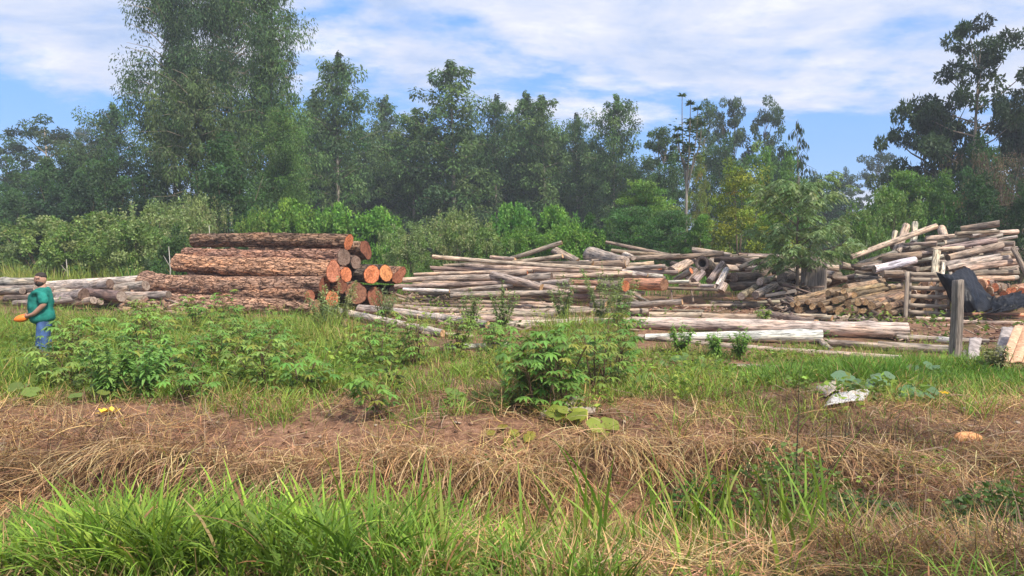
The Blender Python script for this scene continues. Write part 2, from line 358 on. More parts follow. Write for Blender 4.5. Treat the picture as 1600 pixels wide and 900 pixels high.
def tufts(r, X, Y, per, rad, L, W, pal, lean=(.1, .6), curl=(.3, 1.3), nseg=4, dead=None, jit=.18, tip=None):
    """clumps of blades at ground points"""
    n = len(X); k = np.maximum(1, (per * r.uniform(.6, 1.4, n)).astype(int)); ci = np.repeat(np.arange(n), k); m = len(ci)
    az = r.uniform(0, 2 * np.pi, m); rr = rad * np.sqrt(r.uniform(0, 1, m))
    x, y = X[ci] + np.cos(az) * rr, Y[ci] + np.sin(az) * rr
    P = np.stack((x, y, gz(x, y) - .015), -1)
    sc = (r.uniform(.55, 1.15, n)[ci]) * r.uniform(.6, 1.1, m) * (.52 + .72 * sst(.25, .75, fbm(X * .95, Y * .95, 0, 51)) * (1 - .72 * sst(12.6, 14.0, Y) * (1 - sst(22, 24, Y)) * sst(.08, .15, X / Y)))[ci]
    cl = pick(r, pal, n, jit)[ci] * (1 + r.normal(0, .10, (m, 1)))
    if dead is not None:
        d = r.uniform(0, 1, m) < dead[0]; cl[d] = pick(r, dead[1], int(d.sum()))
    tipc = cl * np.asarray(tip) if tip is not None else None
    return blades(P, L * sc, W * r.uniform(.6, 1.15, m), az + r.normal(0, .7, m), r.uniform(lean[0], lean[1], m), r.uniform(curl[0], curl[1], m), np.clip(cl, .004, .9), r, nseg, None, tipc)
CLEAR = ((5.25, 11.2, .75, .9), (9.9, 13.9, 1.0, .8), (-.75, 16.2, .9, .5), (8.9, 14.6, .25, .4), (4.4, 14.4, .7, .5))
def scatter(r, n, x0, x1, y0, y1, keep=None, fan=True):
    """random ground points inside the view (x limits are given as slopes x/y)"""
    y = np.sqrt(r.uniform(y0 ** 2, y1 ** 2, n)); x = r.uniform(x0, x1, n) * y
    ok = np.ones(n, bool)
    for cx, cy, rx, ry in CLEAR: ok &= ((x - cx) / rx) ** 2 + ((y - cy) / ry) ** 2 > 1
    x, y = x[ok], y[ok]; n = len(x)
    if keep is not None:
        k = r.uniform(0, 1, n) < keep(x, y); x, y = x[k], y[k]
    return x, y
def sst(a, b, v): t = np.clip((v - a) / (b - a), 0, 1); return t * t * (3 - 2 * t)
LUSH = [(0.126, 0.234, 0.032), (0.178, 0.302, 0.041), (0.240, 0.372, 0.051), (0.103, 0.180, 0.029)]
YELL = [(0.188, 0.292, 0.047), (0.246, 0.347, 0.061), (0.145, 0.249, 0.041), (0.289, 0.333, 0.081)]
MIDG = [(0.149, 0.250, 0.042), (0.192, 0.303, 0.050), (0.113, 0.196, 0.036), (0.261, 0.316, 0.063)]
TAN = [(0.358, 0.225, 0.101), (0.477, 0.320, 0.149), (0.286, 0.172, 0.080), (0.394, 0.248, 0.128), (0.203, 0.119, 0.059), (0.549, 0.403, 0.213)]
BRN = [(0.180, 0.114, 0.072), (0.240, 0.156, 0.102), (0.120, 0.078, 0.054), (0.300, 0.204, 0.132), (0.372, 0.264, 0.180)]

def build_front_grass():
    r = rng_(1)
    left = lambda x, y: (1 - sst(-.55, .35, x / y * 4.6 * .35)) 
    parts = []
    # lush broad blades at the left
    x, y = scatter(r, 620, -.80, .02, 3.75, 5.9, lambda x, y: (1 - .85 * sst(-.34, -.08, x / y)) * (1 - .9 * sst(5.1, 6.0, y + 2.0 * (fbm(x * .8, y * .4, 0, 3) - .5))))
    parts.append(tufts(r, x, y, 24, .10, .60, .017, LUSH, (.05, .5), (.5, 1.7), 6, (.03, TAN), tip=(1.25, 1.15, 1.1)))
    # looser yellower grass along the right of the front
    x, y = scatter(r, 720, -.26, .52, 3.6, 5.5, lambda x, y: (1 - .7 * sst(.18, .40, x / y)) * sst(.38, .58, fbm(x * 1.1, y * 1.1, 0, 14)) * (1 - .92 * sst(4.2, 5.3, y + 2.2 * (fbm(x * .9, y * .5, 0, 4) - .5))))
    parts.append(tufts(r, x, y, 12, .12, .38, .012, YELL + LUSH[:2], (.05, .6), (.3, 1.5), 5, (.16, TAN), tip=(1.2, 1.1, 1.1)))
    # long single broad blades and stalks standing up
    x, y = scatter(r, 120, -.35, .44, 3.9, 5.8)
    parts.append(tufts(r, x, y, 3, .05, .80, .022, YELL + LUSH, (.02, .35), (.15, 1.0), 6, tip=(1.25, 1.12, 1.1)))
    x, y = scatter(r, 240, .45, .85, 4.2, 6.0)
    parts.append(tufts(r, x, y, 8, .10, .40, .010, YELL[:2] + TAN + BRN, (.1, .8), (.3, 1.6), 5))
    stuff('tall_grass', parts, M_GRASS, 'lush tall green grass along the front edge of the picture', 'grass')
    # fine low grass below
    parts = []
    x, y = scatter(r, 2100, -.8, .8, 3.3, 6.2, lambda x, y: (1 - .7 * sst(.2, .5, x / y)) * (1 - .75 * sst(-.2, .1, x / y) * sst(.56, .44, fbm(x * 1.2, y * 1.2, 0, 15))))
    parts.append(tufts(r, x, y, 9, .12, .24, .009, LUSH + YELL, (.1, .9), (.3, 1.5), 3, (.2, TAN + BRN)))
    stuff('short_grass', parts, M_GRASS, 'short green grass growing between the tall blades at the front', 'grass')

def build_straw():
    r = rng_(2); parts = []
    bare = lambda x, y: np.clip(np.maximum(np.exp(-((x + 2.5) / 1.7) ** 4 - ((y - 8.45) / .62) ** 4), .95 * np.exp(-((x + .75) / .55) ** 2 - ((y - 8.3) / .55) ** 2)), 0, 1)
    def lay(n, x0, x1, y0, y1, L, W, pal, z=.12, keep=None, lift=.25):
        x, y = scatter(r, n, x0, x1, y0, y1, keep); m = len(x)
        field = 2 * np.pi * fbm(x * .55, y * .55, 0, 21) * 1.6
        az = field + r.normal(0, 1.15, m) + np.where(r.uniform(0, 1, m) < .5, np.pi, 0)
        heap = sst(.35, .75, fbm(x * 1.1, y * 1.1, 0, 22))
        P = np.stack((x, y, gz(x, y) + .005 + z * heap * r.uniform(0, 1, m) ** 1.2), -1)
        parts.append(blades(P, L * r.uniform(.35, 1.15, m), W * r.uniform(.5, 1.3, m), az, np.pi / 2 - r.uniform(-.15, lift, m) - .1, r.normal(.15, .85, m), pick(r, pal, m, .26) * (np.array((.30, .26, .24)) + sst(.32, .60, fbm(x * .9, y * 1.3, 0, 27))[:, None] * np.array((.86, .88, .88))), r, 4, [.8, 1, .9, .4]))
    k = lambda x, y: (1 - .93 * bare(x, y)) * (.35 + .65 * sst(.30, .55, fbm(x * .8, y * .8, 0, 23)))
    lay(26000, -.78, .80, 3.7, 7.6, .40, .0058, TAN, .24, lambda x, y: 1 - .9 * bare(x, y))
    lay(19000, -.78, .78, 7.2, 9.8, .36, .0058, TAN, .18, k)
    lay(11000, -.75, .75, 9.0, 14.5, .34, .008, TAN, .10, lambda x, y: sst(.50, .62, fbm(x * .7, y * .7, 0, 24)) * (1 - .8 * sst(.0, -.25, x / y)))
    # dark matted stalks at the lower right
    lay(9000, .30, .82, 5.0, 8.2, .40, .006, BRN, .20, lambda x, y: sst(.28, .46, x / y))
    lay(2500, -.80, -.38, 6.3, 8.6, .50, .008, TAN[:3] + BRN[:2], .22)
    # sheaves hanging over the lip of the bank towards the ditch
    for cx, cy, n, s in ((.95, 7.55, 500, .34), (1.3, 7.45, 320, .25), (2.3, 7.5, 260, .3), (-.9, 7.3, 420, .5), (-.2, 6.9, 420, .5), (.3, 6.8, 300, .5), (-3.6, 7.2, 600, .7), (-2.0, 6.9, 420, .6), (3.4, 7.4, 300, .6)):
        x = r.normal(cx, s, n); y = r.normal(cy, .18, n)
        P = np.stack((x, y, gz(x, y) + r.uniform(.02, .20, n)), -1)
        parts.append(blades(P, r.uniform(.3, .75, n), r.uniform(.005, .011, n), r.normal(-np.pi / 2, .55, n), r.uniform(1.0, 1.7, n), r.uniform(.3, 1.4, n), pick(r, TAN, n, .2), r, 5, [.7, 1, .9, .4]))
    # green sprouts through the straw
    # upright broken stalks
    x, y = scatter(r, 260, -.75, .8, 6.0, 9.0)
    parts.append(tufts(r, x, y, 3, .06, .38, .006, TAN + BRN, (.0, .6), (-.2, .9), 3))
    stuff('dry_straw', parts, M_STRAW, 'dry tan straw and cut stalks lying on the bank', 'straw')
    # twigs, bark crumbs, pale chips on the soil
    mb = MB(); rr = random.Random(5)
    for i in range(420):
        y = rr.uniform(6.2, 13.5); x = rr.uniform(-.75, .75) * y; a = rr.uniform(0, 6.28); L = rr.uniform(.1, .5) * (1 if i % 4 else 1.8)
        z = float(gz(x, y)) + rr.uniform(.01, .08); c = rr.choice(BRN + TAN[:1])
        p = [(x + math.cos(a) * L * t + rr.uniform(-.03, .03), y + math.sin(a) * L * t + rr.uniform(-.03, .03), z + rr.uniform(0, .06)) for t in (0, .35, .7, 1)]
        mb.tube(p, [.006, .006, .005, .003], 4, c, False)
    for i in range(900):
        y = rr.uniform(6.5, 10.5); x = rr.uniform(-.72, .75) * y; s = rr.uniform(.012, .045)
        M = Matrix.Rotation(rr.uniform(0, 6.28), 3, 'Z') @ Matrix.Rotation(rr.uniform(-.5, .5), 3, 'X')
        mb.box((x, y, float(gz(x, y)) + .012), (s * rr.uniform(1, 2.4), s, s * .35), M, rr.choice([(.22, .12, .075), (.30, .18, .12), (.14, .08, .05), (.42, .33, .25), (.26, .14, .09)]), s * .18, rr)
    tag(mb.build('soil_litter', M_TWIG), 'twigs, clods and wood crumbs scattered over the soil bank', 'litter', kind='stuff')

def build_mid_grass():
    r = rng_(3); parts = []
    left = lambda x, y: 1 - sst(-.34, -.12, x / y)
    dens = lambda x, y: np.clip(sst(8.6, 10.4, y + 3.2 * (fbm(x * .7, y * .6, 0, 31) - .5) + 1.5 * sst(.0, .25, x / y)) * (.10 + .90 * sst(.36, .56, fbm(x * .75, y * .75, 0, 32)) + .5 * left(x, y)), 0, 1)
    x, y = scatter(r, 4800, -.76, .76, 7.9, 16.5, dens)
    parts.append(tufts(r, x, y, 12, .13, .42, .012, MIDG + YELL[:2], (.05, .7), (.3, 1.5), 4, (.13, TAN), tip=(1.2, 1.12, 1.05)))
    x, y = scatter(r, 2600, -.74, .74, 12.5, 18.8, lambda x, y: (1 - sst(15.5, 18.5, y)) * (.35 + .65 * sst(.4, .6, fbm(x * .5, y * .5, 0, 33))) * np.where((x / y > .12) & (y > 15.6), .55, 1))
    parts.append(tufts(r, x, y, 10, .16, .40, .013, MIDG + YELL, (.05, .6), (.3, 1.3), 4, (.10, TAN), tip=(1.2, 1.12, 1.05)))
    # bright stand of long grass at the right by the post
    x, y = scatter(r, 1250, .30, .74, 11.6, 14.6, lambda x, y: sst(.28, .4, x / y) * (1 - .8 * sst(13.6, 14.6, y)))
    parts.append(tufts(r, x, y, 13, .15, .50, .013, [(.09, .20, .03), (.12, .24, .035), (.15, .26, .045)], (.05, .6), (.3, 1.4), 4, (.04, TAN), tip=(1.2, 1.15, 1.05)))
    # long seeding grass hiding the feet of the log piles
    x, y = scatter(r, 1500, -.34, .16, 14.5, 20.0, lambda x, y: sst(.46, .60, fbm(x * .5, y * .5, 0, 38)) * np.clip(sst(.03, .07, x / y) + sst(-.16, -.24, x / y) + .25, 0, 1))
    parts.append(tufts(r, x, y, 13, .22, .75, .014, YELL + MIDG[:2] + [(.27, .30, .10)], (.02, .45), (.1, 1.1), 4, (.12, TAN), tip=(1.2, 1.1, 1.1)))
    # left: deep green growth round the man and along the pile
    x, y = scatter(r, 3000, -.78, -.24, 10.2, 22.0, lambda x, y: (1 - .7 * sst(18, 22, y)) * (.5 + .5 * left(x, y)))
    parts.append(tufts(r, x, y, 13, .18, .74, .013, MIDG + YELL, (.05, .7), (.3, 1.4), 4, (.06, TAN), tip=(1.2, 1.12, 1.05)))
    x, y = scatter(r, 2000, -.76, .78, 6.2, 9.9, lambda x, y: sst(.47, .62, fbm(x * 1.1, y * 1.1, 0, 37)))
    parts.append(tufts(r, x, y, 6, .09, .34, .009, MIDG + YELL, (.05, .9), (.3, 1.4), 4, (.2, TAN), tip=(1.2, 1.1, 1)))
    stuff('meadow_grass', parts, M_GRASS, 'patchy green grass and weeds between the straw bank and the logs', 'grass')
    parts = []
    x, y = scatter(r, 1100, -.72, .72, 17.5, 33, lambda x, y: sst(.46, .62, fbm(x * .35, y * .35, 0, 34)) + .25 * (x / y < -.1))
    parts.append(tufts(r, x, y, 12, .25, .40, .016, MIDG + YELL[:1], (.05, .7), (.2, 1.2), 3, (.2, TAN)))
    # tall meadow behind the piles
    x, y = scatter(r, 3600, -.76, .40, 30.5, 44, lambda x, y: (1 - .6 * sst(.0, .1, x / y)))
    yel = x / y < -.52
    for sel, pal in ((~yel, [(.10, .24, .035), (.13, .27, .04), (.16, .28, .055)]), (yel, [(.24, .29, .055), (.30, .32, .07), (.2, .27, .05)])):
        parts.append(tufts(r, x[sel], y[sel], 9, .35, 1.05, .035, pal, (.02, .35), (.1, .8), 3, (.05, TAN)))
    stuff('yard_grass', parts, M_GRASS, 'bright grass in the log yard and the meadow behind it', 'grass')
    # low broadleaf weeds
    parts = []
    def weeds(n, x0, x1, y0, y1, keep, hgt, L, pal, per):
        x, y = scatter(r, n, x0, x1, y0, y1, keep); m = len(x); k = np.full(m, per); ci = np.repeat(np.arange(m), k); t = len(ci)
        a = r.uniform(0, 6.283, t); h = hgt * r.uniform(.4, 1.2, m)[ci]; rad = .16 * r.uniform(.3, 1, t)
        X = x[ci] + np.cos(a) * rad * .6; Y = y[ci] + np.sin(a) * rad * .6; Z = gz(x, y)[ci] + h * r.uniform(.15, 1, t)
        d = np.stack((np.cos(a), np.sin(a), r.uniform(-.5, .55, t)), -1); d /= np.linalg.norm(d, axis=1, keepdims=True)
        ln = L * r.uniform(.5, 1.2, t)
        parts.append(flats(np.stack((X, Y, Z), -1), d, ln, ln * r.uniform(.35, .6, t), pick(r, pal, m, .2)[ci] * (1 + r.normal(0, .1, (t, 1))), r))
    W1 = [(0.126, 0.204, 0.038), (0.170, 0.266, 0.045), (0.103, 0.157, 0.033), (0.251, 0.313, 0.053)]
    weeds(1100, -.76, -.16, 10.0, 18.5, lambda x, y: .35 + .65 * sst(.4, .58, fbm(x * .5, y * .5, 0, 41)), .42, .13, W1, 16)
    weeds(1300, -.30, .70, 8.6, 15.5, lambda x, y: sst(.45, .6, fbm(x * .6, y * .6, 0, 42)), .26, .10, W1 + YELL[:2], 13)
    weeds(420, -.68, .70, 16, 26, lambda x, y: sst(.45, .62, fbm(x * .4, y * .4, 0, 43)), .5, .12, W1, 16)
    weeds(300, -.35, .8, 4.6, 7.0, lambda x, y: sst(.46, .6, fbm(x * 1.1, y * 1.1, 0, 44)), .25, .06, W1 + YELL, 13)
    stuff('low_weeds', parts, M_LEAF, 'low broad leaved weeds spreading through the grass', 'weeds')
build_front_grass(); build_straw(); build_mid_grass()

# ------------------------------------------------------------------ single weeds and garden plants
def frame_dir(d):
    d = d / (np.linalg.norm(d) + 1e-9); u = np.cross(d, (0, 0, 1.0)); n = np.linalg.norm(u)
    u = np.array((1.0, 0, 0)) if n < 1e-4 else u / n
    return d, u, np.cross(u, d)
def leaf_poly(mb, root, d, L, W, col, droop=.25, lobes=0):
    """one leaf blade of several faces, folded a little along its midrib"""
    d, u, nrm = frame_dir(np.asarray(d, float)); root = np.asarray(root, float)
    ts = (0, .22, .5, .8, 1.0); ws = (.05, .75, 1.0, .55, .0)
    V = []
    for t, w in zip(ts, ws):
        c = root + d * L * t - np.array((0, 0, 1)) * droop * L * t * t
        V += [c - u * W * .5 * w + nrm * W * .14 * w, c, c + u * W * .5 * w + nrm * W * .14 * w]
    f = []
    for i in range(4): f += [(3 * i, 3 * i + 1, 3 * i + 4, 3 * i + 3), (3 * i + 1, 3 * i + 2, 3 * i + 5, 3 * i + 4)]
    mb.add(V, f, col)
def disc_leaf(mb, c, nrm, R, col, rr):
    """round lobed squash leaf with a notch at its stalk and a cupped, wavy rim"""
    n = Vector(nrm).normalized(); a = n.orthogonal().normalized(); b = n.cross(a); k = 15; V = [tuple(Vector(c) - n * R * .10)]; ph = rr.uniform(0, 6.28)
    for ring in (.55, 1.0):
        for j in range(k):
            th = 2 * math.pi * j / k; rad = R * ring * (1 + .10 * math.cos(5 * th) * ring) * (.55 if j == 0 else 1) * rr.uniform(.94, 1.06)
            V.append(tuple(Vector(c) + (a * math.cos(th + ph) + b * math.sin(th + ph)) * rad + n * (R * (.06 * math.sin(3 * th + ph) - .10 * ring))))
    f = [(0, 1 + j, 1 + (j + 1) % k) for j in range(k)] + [(1 + j, 1 + k + j, 1 + k + (j + 1) % k, 1 + (j + 1) % k) for j in range(k)]
    mb.add(V, f, col)
def jit(rr, c, s=.15):
    k = 1 + rr.uniform(-s, s); return tuple(max(.004, v * k * (1 + rr.uniform(-s * .3, s * .3))) for v in c)
def cassava(x, y, h, spread, seed, label, stems=3, col=(.16, .30, .06)):
    rr = random.Random(seed); root = tag(empty('cassava_plant', (x, y, float(gz(x, y)))), label, 'plant', 'cassava plants in the weedy strip')
    st, lf = MB(), MB()
    for s in range(stems):
        a = rr.uniform(0, 6.28); lean = rr.uniform(.02, .46) * spread; top = Vector((math.cos(a) * lean, math.sin(a) * lean, h * rr.uniform(.65, 1) * (1 - .35 * (lean / max(.46 * spread, .01)) ** 2)))
        pts = [Vector((math.cos(a) * .03 * s, math.sin(a) * .03 * s, -.05)).lerp(top, t) + Vector((rr.uniform(-.02, .02), rr.uniform(-.02, .02), 0)) for t in (0, .3, .6, .85, 1)]
        st.tube(pts, [.013, .012, .010, .008, .006], 5, (.13, .085, .06), False)
        for k in range(int(16 * h / .9) + 6):
            t = 1 - .85 * rr.random() ** 1.3; p = pts[0].lerp(top, t); az = rr.uniform(0, 6.28); el = rr.uniform(.05, .9)
            L = rr.uniform(.14, .30) * min(spread, 1.3); e = p + Vector((math.cos(az) * math.cos(el), math.sin(az) * math.cos(el), math.sin(el))) * L
            st.tube([p, p.lerp(e, .5) + Vector((0, 0, .015)), e], [.004, .0035, .003], 4, (.16, .12, .05), False)
            c = jit(rr, col if rr.random() < .85 else (.24, .26, .05), .28); nl = rr.choice((5, 5, 7)); ll = rr.uniform(.10, .16)
            for j in range(nl):
                th = az + (j - (nl - 1) / 2) * (2.5 / (nl - 1) * 1.35)
                leaf_poly(lf, e, (math.cos(th), math.sin(th), rr.uniform(-.25, .05)), ll * (1 - .22 * abs(j - (nl - 1) / 2) / nl * 2), ll * .30, jit(rr, c, .08), rr.uniform(.15, .5))
    st.build('stem', M_TWIG, root); lf.build('foliage', M_LEAF, root)
    return root
def gpx(px, py):
    """ground point seen at a photo pixel (marching over the uneven ground)"""
    y = 3.0
    while y < 80:
        p = at(px, py, y)
        if p.z <= float(gz(p.x, p.y)): return p
        y += .04
    return at(px, py, 80)
for px, py, h, sp, sd, n, lab in (
        (352, 582, 1.05, 1.5, 1, 4, 'tall cassava plant with a dark forked stem before the orange trunks'),
        (415, 585, .92, 1.5, 2, 6, 'bushy dark green cassava plant beside the fork stemmed one'),
        (845, 640, .92, 1.9, 3, 13, 'largest and densest cassava bush near the middle of the weedy strip'),
        (640, 570, .50, .9, 4, 2, 'small cassava plant on the grass below the pale peeled poles'),
        (603, 655, .62, .9, 5, 2, 'thin young cassava plant standing alone on the straw'),
        (290, 625, .55, 1.0, 6, 3, 'low cassava plant at the edge of the bare soil'),
        (880, 560, .55, 1.0, 7, 3, 'cassava top poking up in front of the pale fallen log'),
        (150, 560, .6, 1.2, 8, 3, 'cassava plant in the deep weeds next to the man'),
        (14, 600, .5, 1.1, 9, 3, 'cassava plant in the weeds at the picture edge before the man')):
    p = gpx(px, py); cassava(p.x, p.y, h, sp, sd, lab, n)
_rc = random.Random(77)
for zone, n, lab in (((215, 480, 520, 620), 14, 'small cassava plant among the weeds in front of the orange trunks'), ((560, 720, 535, 605), 4, 'small cassava plant in the grass between the peeled poles and the straw'),
                     ((760, 990, 545, 620), 6, 'small cassava plant growing round the largest cassava bush'), ((110, 205, 565, 615), 4, 'small cassava plant in the weeds around the man')):
    for _ in range(n):
        p = gpx(_rc.uniform(zone[0], zone[1]), _rc.uniform(zone[2], zone[3])); cassava(p.x, p.y, _rc.uniform(.6, 1.30), _rc.uniform(.9, 1.6), _rc.randrange(9999), lab, _rc.choice((2, 3, 4)), _rc.choice(((.19, .34, .07), (.14, .28, .055), (.23, .34, .075))))
def squash(px, py, n, R, spread, seed, label, col=(.10, .19, .055), flower=False, h=.22):
    rr = random.Random(seed); p = gpx(px, py); root = tag(empty('squash_vine', (p.x, p.y, float(gz(p.x, p.y)))), label, 'plant', 'squash vines'); lf, st = MB(), MB(); z0 = float(gz(p.x, p.y))
    vine = []
    for i in range(n):
        a = rr.uniform(0, 6.28); d = spread * math.sqrt(rr.random()); x, y = math.cos(a) * d * 1.5, math.sin(a) * d; z = float(gz(p.x + x, p.y + y)) - z0
        hh = z + h * rr.uniform(.4, 1.1); vine.append((x, y, z + .01))
        st.tube([(x, y, z - .02), (x + .02, y, (z + hh) / 2), (x, y, hh)], .005, 4, (.18, .22, .08), False)
        disc_leaf(lf, (x, y, hh), (rr.uniform(-.35, .35), -.45 + rr.uniform(-.3, .3), 1), R * rr.uniform(.6, 1.15), jit(rr, col, .18), rr)
    vine.sort(); 
    if len(vine) > 2: st.tube(vine[::max(1, len(vine) // 7)], .006, 4, (.20, .22, .09), False)
    st.build('stem', M_TWIG, root); lf.build('foliage', M_LEAF, root)
    if flower:
        fl = MB()
        for j in range(5):
            th = j * 1.2566; leaf_poly(fl, (.12, -.1, .16), (math.cos(th), math.sin(th) - .3, .5), .08, .05, (.75, .50, .03), .3)
        fl.build('blossom', M_LEAF, root)
squash(1352, 612, 15, .13, .32, 1, 'squash vine with round blue green leaves behind the cardboard', (.13, .22, .12))
squash(1440, 590, 6, .11, .25, 2, 'small squash leaves in the bright grass under the wooden post', (.12, .21, .10))
squash(1452, 632, 8, .10, .24, 3, 'squash vine carrying one yellow blossom', (.12, .21, .09), True, .16)
squash(905, 672, 8, .12, .26, 4, 'yellowing squash vine sprawling on the straw slope', (.26, .30, .05), False, .18)
squash(750, 628, 6, .10, .26, 5, 'pair of bright squash leaves at the foot of the big cassava bush', (.16, .26, .05), False, .14)
squash(975, 600, 12, .10, .5, 6, 'squash vine creeping through the grass right of the big cassava', (.16, .25, .06), False, .16)
squash(1080, 575, 9, .10, .45, 7, 'squash vine below the grey and white fallen log', (.13, .22, .06), False, .2)
squash(255, 600, 14, .11, .42, 8, 'light green squash clump in the weeds between the man and the cassava', (.13, .25, .05), False, .4)
squash(440, 590, 10, .11, .5, 9, 'squash leaves in a row under the bushy cassava plants', (.11, .23, .045), False, .3)
squash(95, 630, 9, .10, .4, 10, 'squash leaves at the left end of the straw bank', (.16, .22, .05), False, .25)
squash(800, 690, 7, .06, .22, 11, 'wilted yellow green seedlings in the middle of the bare bank', (.30, .27, .05), False, .08)
def forb(x, y, h, seed, label, col, group, dense=1.0, droopy=False, name='tall_weed', branch=3, stemc=(.14, .15, .06), L=.07):
    rr = random.Random(seed); root = tag(empty(name, (x, y, float(gz(x, y)))), label, 'plant', group); st, lf = MB(), MB()
    for s in range(branch):
        a = rr.uniform(0, 6.28); top = Vector((math.cos(a) * .34 * h * (s > 0), math.sin(a) * .34 * h * (s > 0), h * (1 if s == 0 else rr.uniform(.6, .9))))
        st.tube([(0, 0, -.05), tuple(top * .5 + Vector((rr.uniform(-.02, .02), 0, 0))), tuple(top)], [.007, .005, .002], 4, stemc, False)
        for k in range(int(26 * h * dense) + 3):
            t = rr.uniform(.12, 1); p = top * t; az = rr.uniform(0, 6.28)
            leaf_poly(lf, p, (math.cos(az), math.sin(az), rr.uniform(-.3, .9)), L * rr.uniform(.6, 1.3) * (1.25 - t * .6), L * rr.uniform(.22, .34), jit(rr, col, .2), .3)
    st.build('stem', M_TWIG, root); lf.build('foliage', M_LEAF, root)
GF = 'leafy weeds standing among the fallen logs'
for i, (px, py, h, c, lab) in enumerate((
        (530, 512, 1.15, (0.362, 0.400, 0.189), 'pale weed growing against the cut ends of the orange trunks'),
        (505, 520, 1.0, (0.217, 0.290, 0.116), 'grey green weed left of the pale one at the orange cut ends'),
        (600, 505, .9, (0.217, 0.275, 0.116), 'spindly weed before the dark lower trunks of the orange pile'),
        (735, 515, .9, (0.203, 0.290, 0.087), 'thin weed in front of the pale poles on the ground'),
        (785, 520, 1.1, (0.203, 0.290, 0.087), 'bushy weed leaning over the pale poles on the ground'),
        (880, 505, 1.2, (0.217, 0.304, 0.102), 'large feathery weed below the tangled pole heap'),
        (940, 505, 1.45, (0.232, 0.304, 0.116), 'tallest feathery weed reaching up the tangled pole heap'),
        (965, 515, 1.3, (0.232, 0.319, 0.102), 'feathery weed before the orange sawn log end'),
        (1065, 555, .6, (0.189, 0.348, 0.058), 'fresh green weed beside the grey and white fallen log'),
        (1120, 560, .5, (0.189, 0.348, 0.058), 'fresh green weed halfway along the grey and white fallen log'),
        (1155, 560, .55, (0.174, 0.319, 0.058), 'upright weed near the thick end of the grey and white log'),
        (1190, 510, .5, (0.261, 0.377, 0.072), 'bright grass clump weed on the open yard behind the long logs'),
        (1555, 585, .50, (0.319, 0.319, 0.160), 'dry seedy weed before the orange bark slabs'),
        (170, 628, .75, (0.203, 0.362, 0.087), 'upright light green weed above the yellow squash blossoms'),
        (228, 622, .7, (0.189, 0.362, 0.087), 'lettuce like upright weed at the edge of the bare soil'))):
    p = gpx(px, py); forb(p.x, p.y, h * 1.25, 50 + i, lab, c, GF, 2.0, branch=13, L=.14)
for i, (px, py, h, c, lab) in enumerate((
        (1243, 785, 1.25, (.10, .13, .05), 'tall bare weed stalk with feathery base on the straw bank'),
        (1320, 720, .5, (.09, .12, .05), 'thin dark weed stalk before the cardboard'),
        (1290, 725, .55, (.10, .12, .05), 'leaning dark weed stalk before the white board'))):
    p = gpx(px, py); forb(p.x, p.y, h, 80 + i, lab, c, 'dark weed stalks on the bank', .8, branch=2, stemc=(.06, .05, .035), L=.05)
def ditch_shrub(x, y, h, w, seed, label, col):
    rr = rng_(seed); root = tag(empty('ditch_shrub', (x, y, float(gz(x, y)))), label, 'shrub', 'small shrubs in the ditch'); lf = []; st = MB()
    n = 1100; a = rr.uniform(0, 6.283, n); q = rr.uniform(0, 1, n) ** .5
    C = np.stack((np.cos(a) * q * w, np.sin(a) * q * w * .6, h * rr.uniform(.05, 1, n) * (1.1 - .5 * q)), -1)
    d = rr.normal(size=(n, 3)); d[:, 2] = np.abs(d[:, 2]) * .4; d /= np.linalg.norm(d, axis=1, keepdims=True); L = rr.uniform(.035, .085, n)
    V, I, T, Cc = join([flats(C, d, L, L * .5, pick(rr, [col, tuple(v * 1.4 for v in col)], n), rr)])
    for k in range(12):
        aa = k * .52; st.tube([(0, 0, -.05), (math.cos(aa) * w * .4, math.sin(aa) * w * .25, h * .5), (math.cos(aa) * w * .8, math.sin(aa) * w * .45, h * .9)], [.008, .006, .003], 4, (.10, .08, .05), False)
    st.build('stem', M_TWIG, root); link('foliage', raw_mesh('foliage', V, I, T, Cc), M_LEAF, root)
ditch_shrub(1.75, 6.75, .85, .42, 1, 'dark green shrub tucked into the hollow under the hanging straw', (.06, .13, .03))
ditch_shrub(2.45, 6.45, .80, .6, 2, 'fine leaved olive shrub right of the dark hollow', (.11, .17, .04))
ditch_shrub(2.9, 6.0, .40, .5, 3, 'low sprawling olive shrub over the brown stalks', (.085, .12, .04))
ditch_shrub(4.1, 6.0, .5, .5, 4, 'small shrub at the lower corner beside the brown stalks', (.07, .12, .03))
# ------------------------------------------------------------------ trees and shrubs (prototypes, then placed copies)
def cloud(r, C, rad, n, L, W, droop, pal, shell=0.0, cj=.16):
    """n leaves round each clump centre C (k,3); rad (k,3)"""
    k = len(C); rad = np.broadcast_to(np.asarray(rad, float), (k, 3)); t = k * n
    rad = rad * .9; o = r.normal(size=(k, n, 3)); q = np.linalg.norm(o, axis=2, keepdims=True); u = o / q
    rr = r.uniform(0, 1, (k, n, 1)) ** (1 / 3) * (1 - shell) + shell * r.uniform(.8, 1.05, (k, n, 1))
    P = (C[:, None, :] + u * rr * rad[:, None, :]).reshape(t, 3)
    d = r.normal(size=(t, 3)); d /= np.linalg.norm(d, axis=1, keepdims=True)
    d = d * (1 - droop) + np.array((0, 0, -1.0)) * droop * 1.3 + u.reshape(t, 3) * .35; d /= np.linalg.norm(d, axis=1, keepdims=True)
    ln = L * r.uniform(.6, 1.3, t); cl = np.repeat(pick(r, pal, k, cj), n, 0) * (1 + r.normal(0, .14, (t, 1)))
    return flats(P, d, ln, W * r.uniform(.7, 1.3, t), np.clip(cl, .004, .9), r)
def finish(name_parts, parts, mb):
    V, I, T, C = join(parts)
    return {'crown': (raw_mesh('crown', V, I, T, C), M_LEAF), 'trunk': (mb.mesh('trunk', True), M_TRUNK)}
EUC = [(.064, .128, .044), (.088, .160, .050), (.11, .185, .058), (.050, .100, .040), (.125, .195, .065)]
